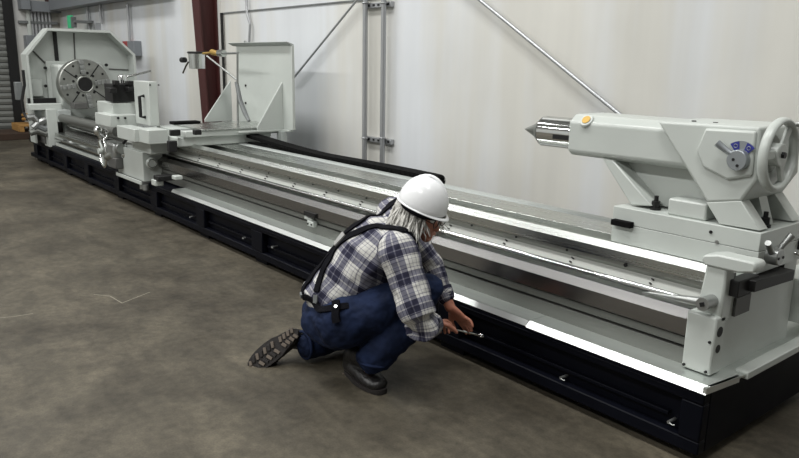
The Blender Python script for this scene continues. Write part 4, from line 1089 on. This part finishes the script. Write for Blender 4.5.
# boots
def boot(origin, fwd, up_, shaft, lab, tread_col='sole'):
    fwd = V(fwd).normalized(); up_ = V(up_); up_ = (up_-fwd*up_.dot(fwd)).normalized(); sd_ = up_.cross(fwd)
    def L(x, y, z): return V(origin)+fwd*x+sd_*y+up_*z
    ch = [([L(.045, 0, .055), L(.10, 0, .060), L(.17, 0, .050), L(.235, 0, .042), L(.275, 0, .040)], [(.040, .044), (.044, .048), (.040, .052), (.034, .056), (.028, .048)], up_),
          ([L(.055, 0, .06), L(.065, 0, .12), shaft], [(.050, .046), (.054, .050), (.056, .052)], fwd)]
    o = organic('boot', ch, M['leather'], man, voxel=.006, smooth=4, disp=.006, dscale=.03)
    outline = []
    for t_ in range(36):
        a = 2*math.pi*t_/36; x = .155+.158*math.cos(a); w = (.046+.010*math.sin((x-.06)*9))*(1 if x > .12 else .9)
        outline.append((x, math.copysign(abs(math.sin(a))**.7, math.sin(a))*w))
    mb = MB(); rs = [[L(x, y, -.001+z) for x, y in outline] for z in (.004, .012, .026)]
    mb.rings(rs); so = mb.build('sole', M[tread_col], o, smooth='auto')
    for i in range(12):
        x = .02+i*.0245
        if .105 < x < .135: continue
        wv = .034 if x < .12 else .040
        if x > .27: wv = .028
        for s2 in (-1, 1):
            m2 = MB(); m2.obox(L(x, s2*wv*.52, .0), fwd+sd_*.45*s2, sd_-fwd*.45*s2, up_, .0075, wv*.40, .005); m2.build('tread_lug', M['lug' if x < .12 or i % 2 else 'sole'], so, bevel=.001)
    mb = MB()
    for k in range(4):
        x = .10+k*.022; z = .102-k*.009
        mb.tube([L(x, -.026, z-.010), L(x+.008, 0, z+.003), L(x+.016, .026, z-.010)], .0028, 6)
    mb.tube([L(.10, .01, .106), L(.085, .035, .115), L(.10, .045, .10), L(.11, .02, .10)], .0025, 6)
    mb.build('laces', M['lace'], o, smooth=True)
    return o
b1 = boot(V((-2.715, 1.885, 0)), (1, -.02, 0), Z, anR+V((-.03, 0, .04)), 'r')
toe = V((-3.035, 1.575, .03)); heel = V((-2.93, 1.735, .185))
fw = (toe-heel).normalized()
# sole faces up and back towards the camera
upL = V((.75, -.5, .62)); upL = -(upL-fw*upL.dot(fw)).normalized()
b2 = boot(heel, fw, upL, anL+V((.0, .06, .01)), 'l')
# socks / ankle filler
# ------------------------------------------------------------------ wrench
wA, wB = V((-2.425, 2.235, .252)), V((-2.335, 2.425, .188))
wr = thing('combination_wrench', (wA+wB)/2, 'slim chrome wrench held in both hands against the black base', 'wrench')
mb = MB(); mb.tube([wA, wA*.5+wB*.5, wB], [.007, .005, .006], 10); mb.build('shank', M['chrome'], wr, smooth='auto')
mb = MB(); dn = (wB-wA).normalized(); mb.torus(wB+dn*.012, (dn.cross(V((1, 0, .6)))), .014, .006, 24, 8); mb.build('ring_end', M['chrome'], wr, smooth=True)
mb = MB(); dv = dn.cross(V((1, 0, .6))).normalized(); sv = dn.cross(dv)
for s_ in (-1, 1): mb.obox(wA-dn*.016+sv*.010*s_, dn+sv*.15*s_, sv, dv, .015, .004, .004)
mb.build('open_end', M['chrome'], wr, bevel=.001)

# ------------------------------------------------------------------ light
w = bpy.data.worlds.new('world'); scene.world = w; w.use_nodes = True
w.node_tree.nodes['Background'].inputs[0].default_value = (.8, .85, .9, 1); w.node_tree.nodes['Background'].inputs[1].default_value = .0
def lamp(x, y, z, sx, sy, e, col=(1, .98, .94)):
    l = bpy.data.lights.new('ceiling_lamp', 'AREA'); l.shape = 'RECTANGLE'; l.size = sx; l.size_y = sy; l.energy = e; l.color = col
    o = bpy.data.objects.new('ceiling_lamp', l); C.objects.link(o); o.location = (x, y, z); return o
for x in (-12.5, -8.5, -4.5, -.5):
    lamp(x, .9, 6.6, 2.6, .9, 175 if x > -12 else 60, (1, 1, .985))
    lamp(x, -4.5, 6.6, 2.4, .6, 210, (1, 1, .985))
vs = scene.view_settings; vs.view_transform = 'Standard'; vs.look = 'None'; vs.gamma = 1; vs.use_curve_mapping = False; vs.exposure = .15
scene.cycles.max_bounces = 6
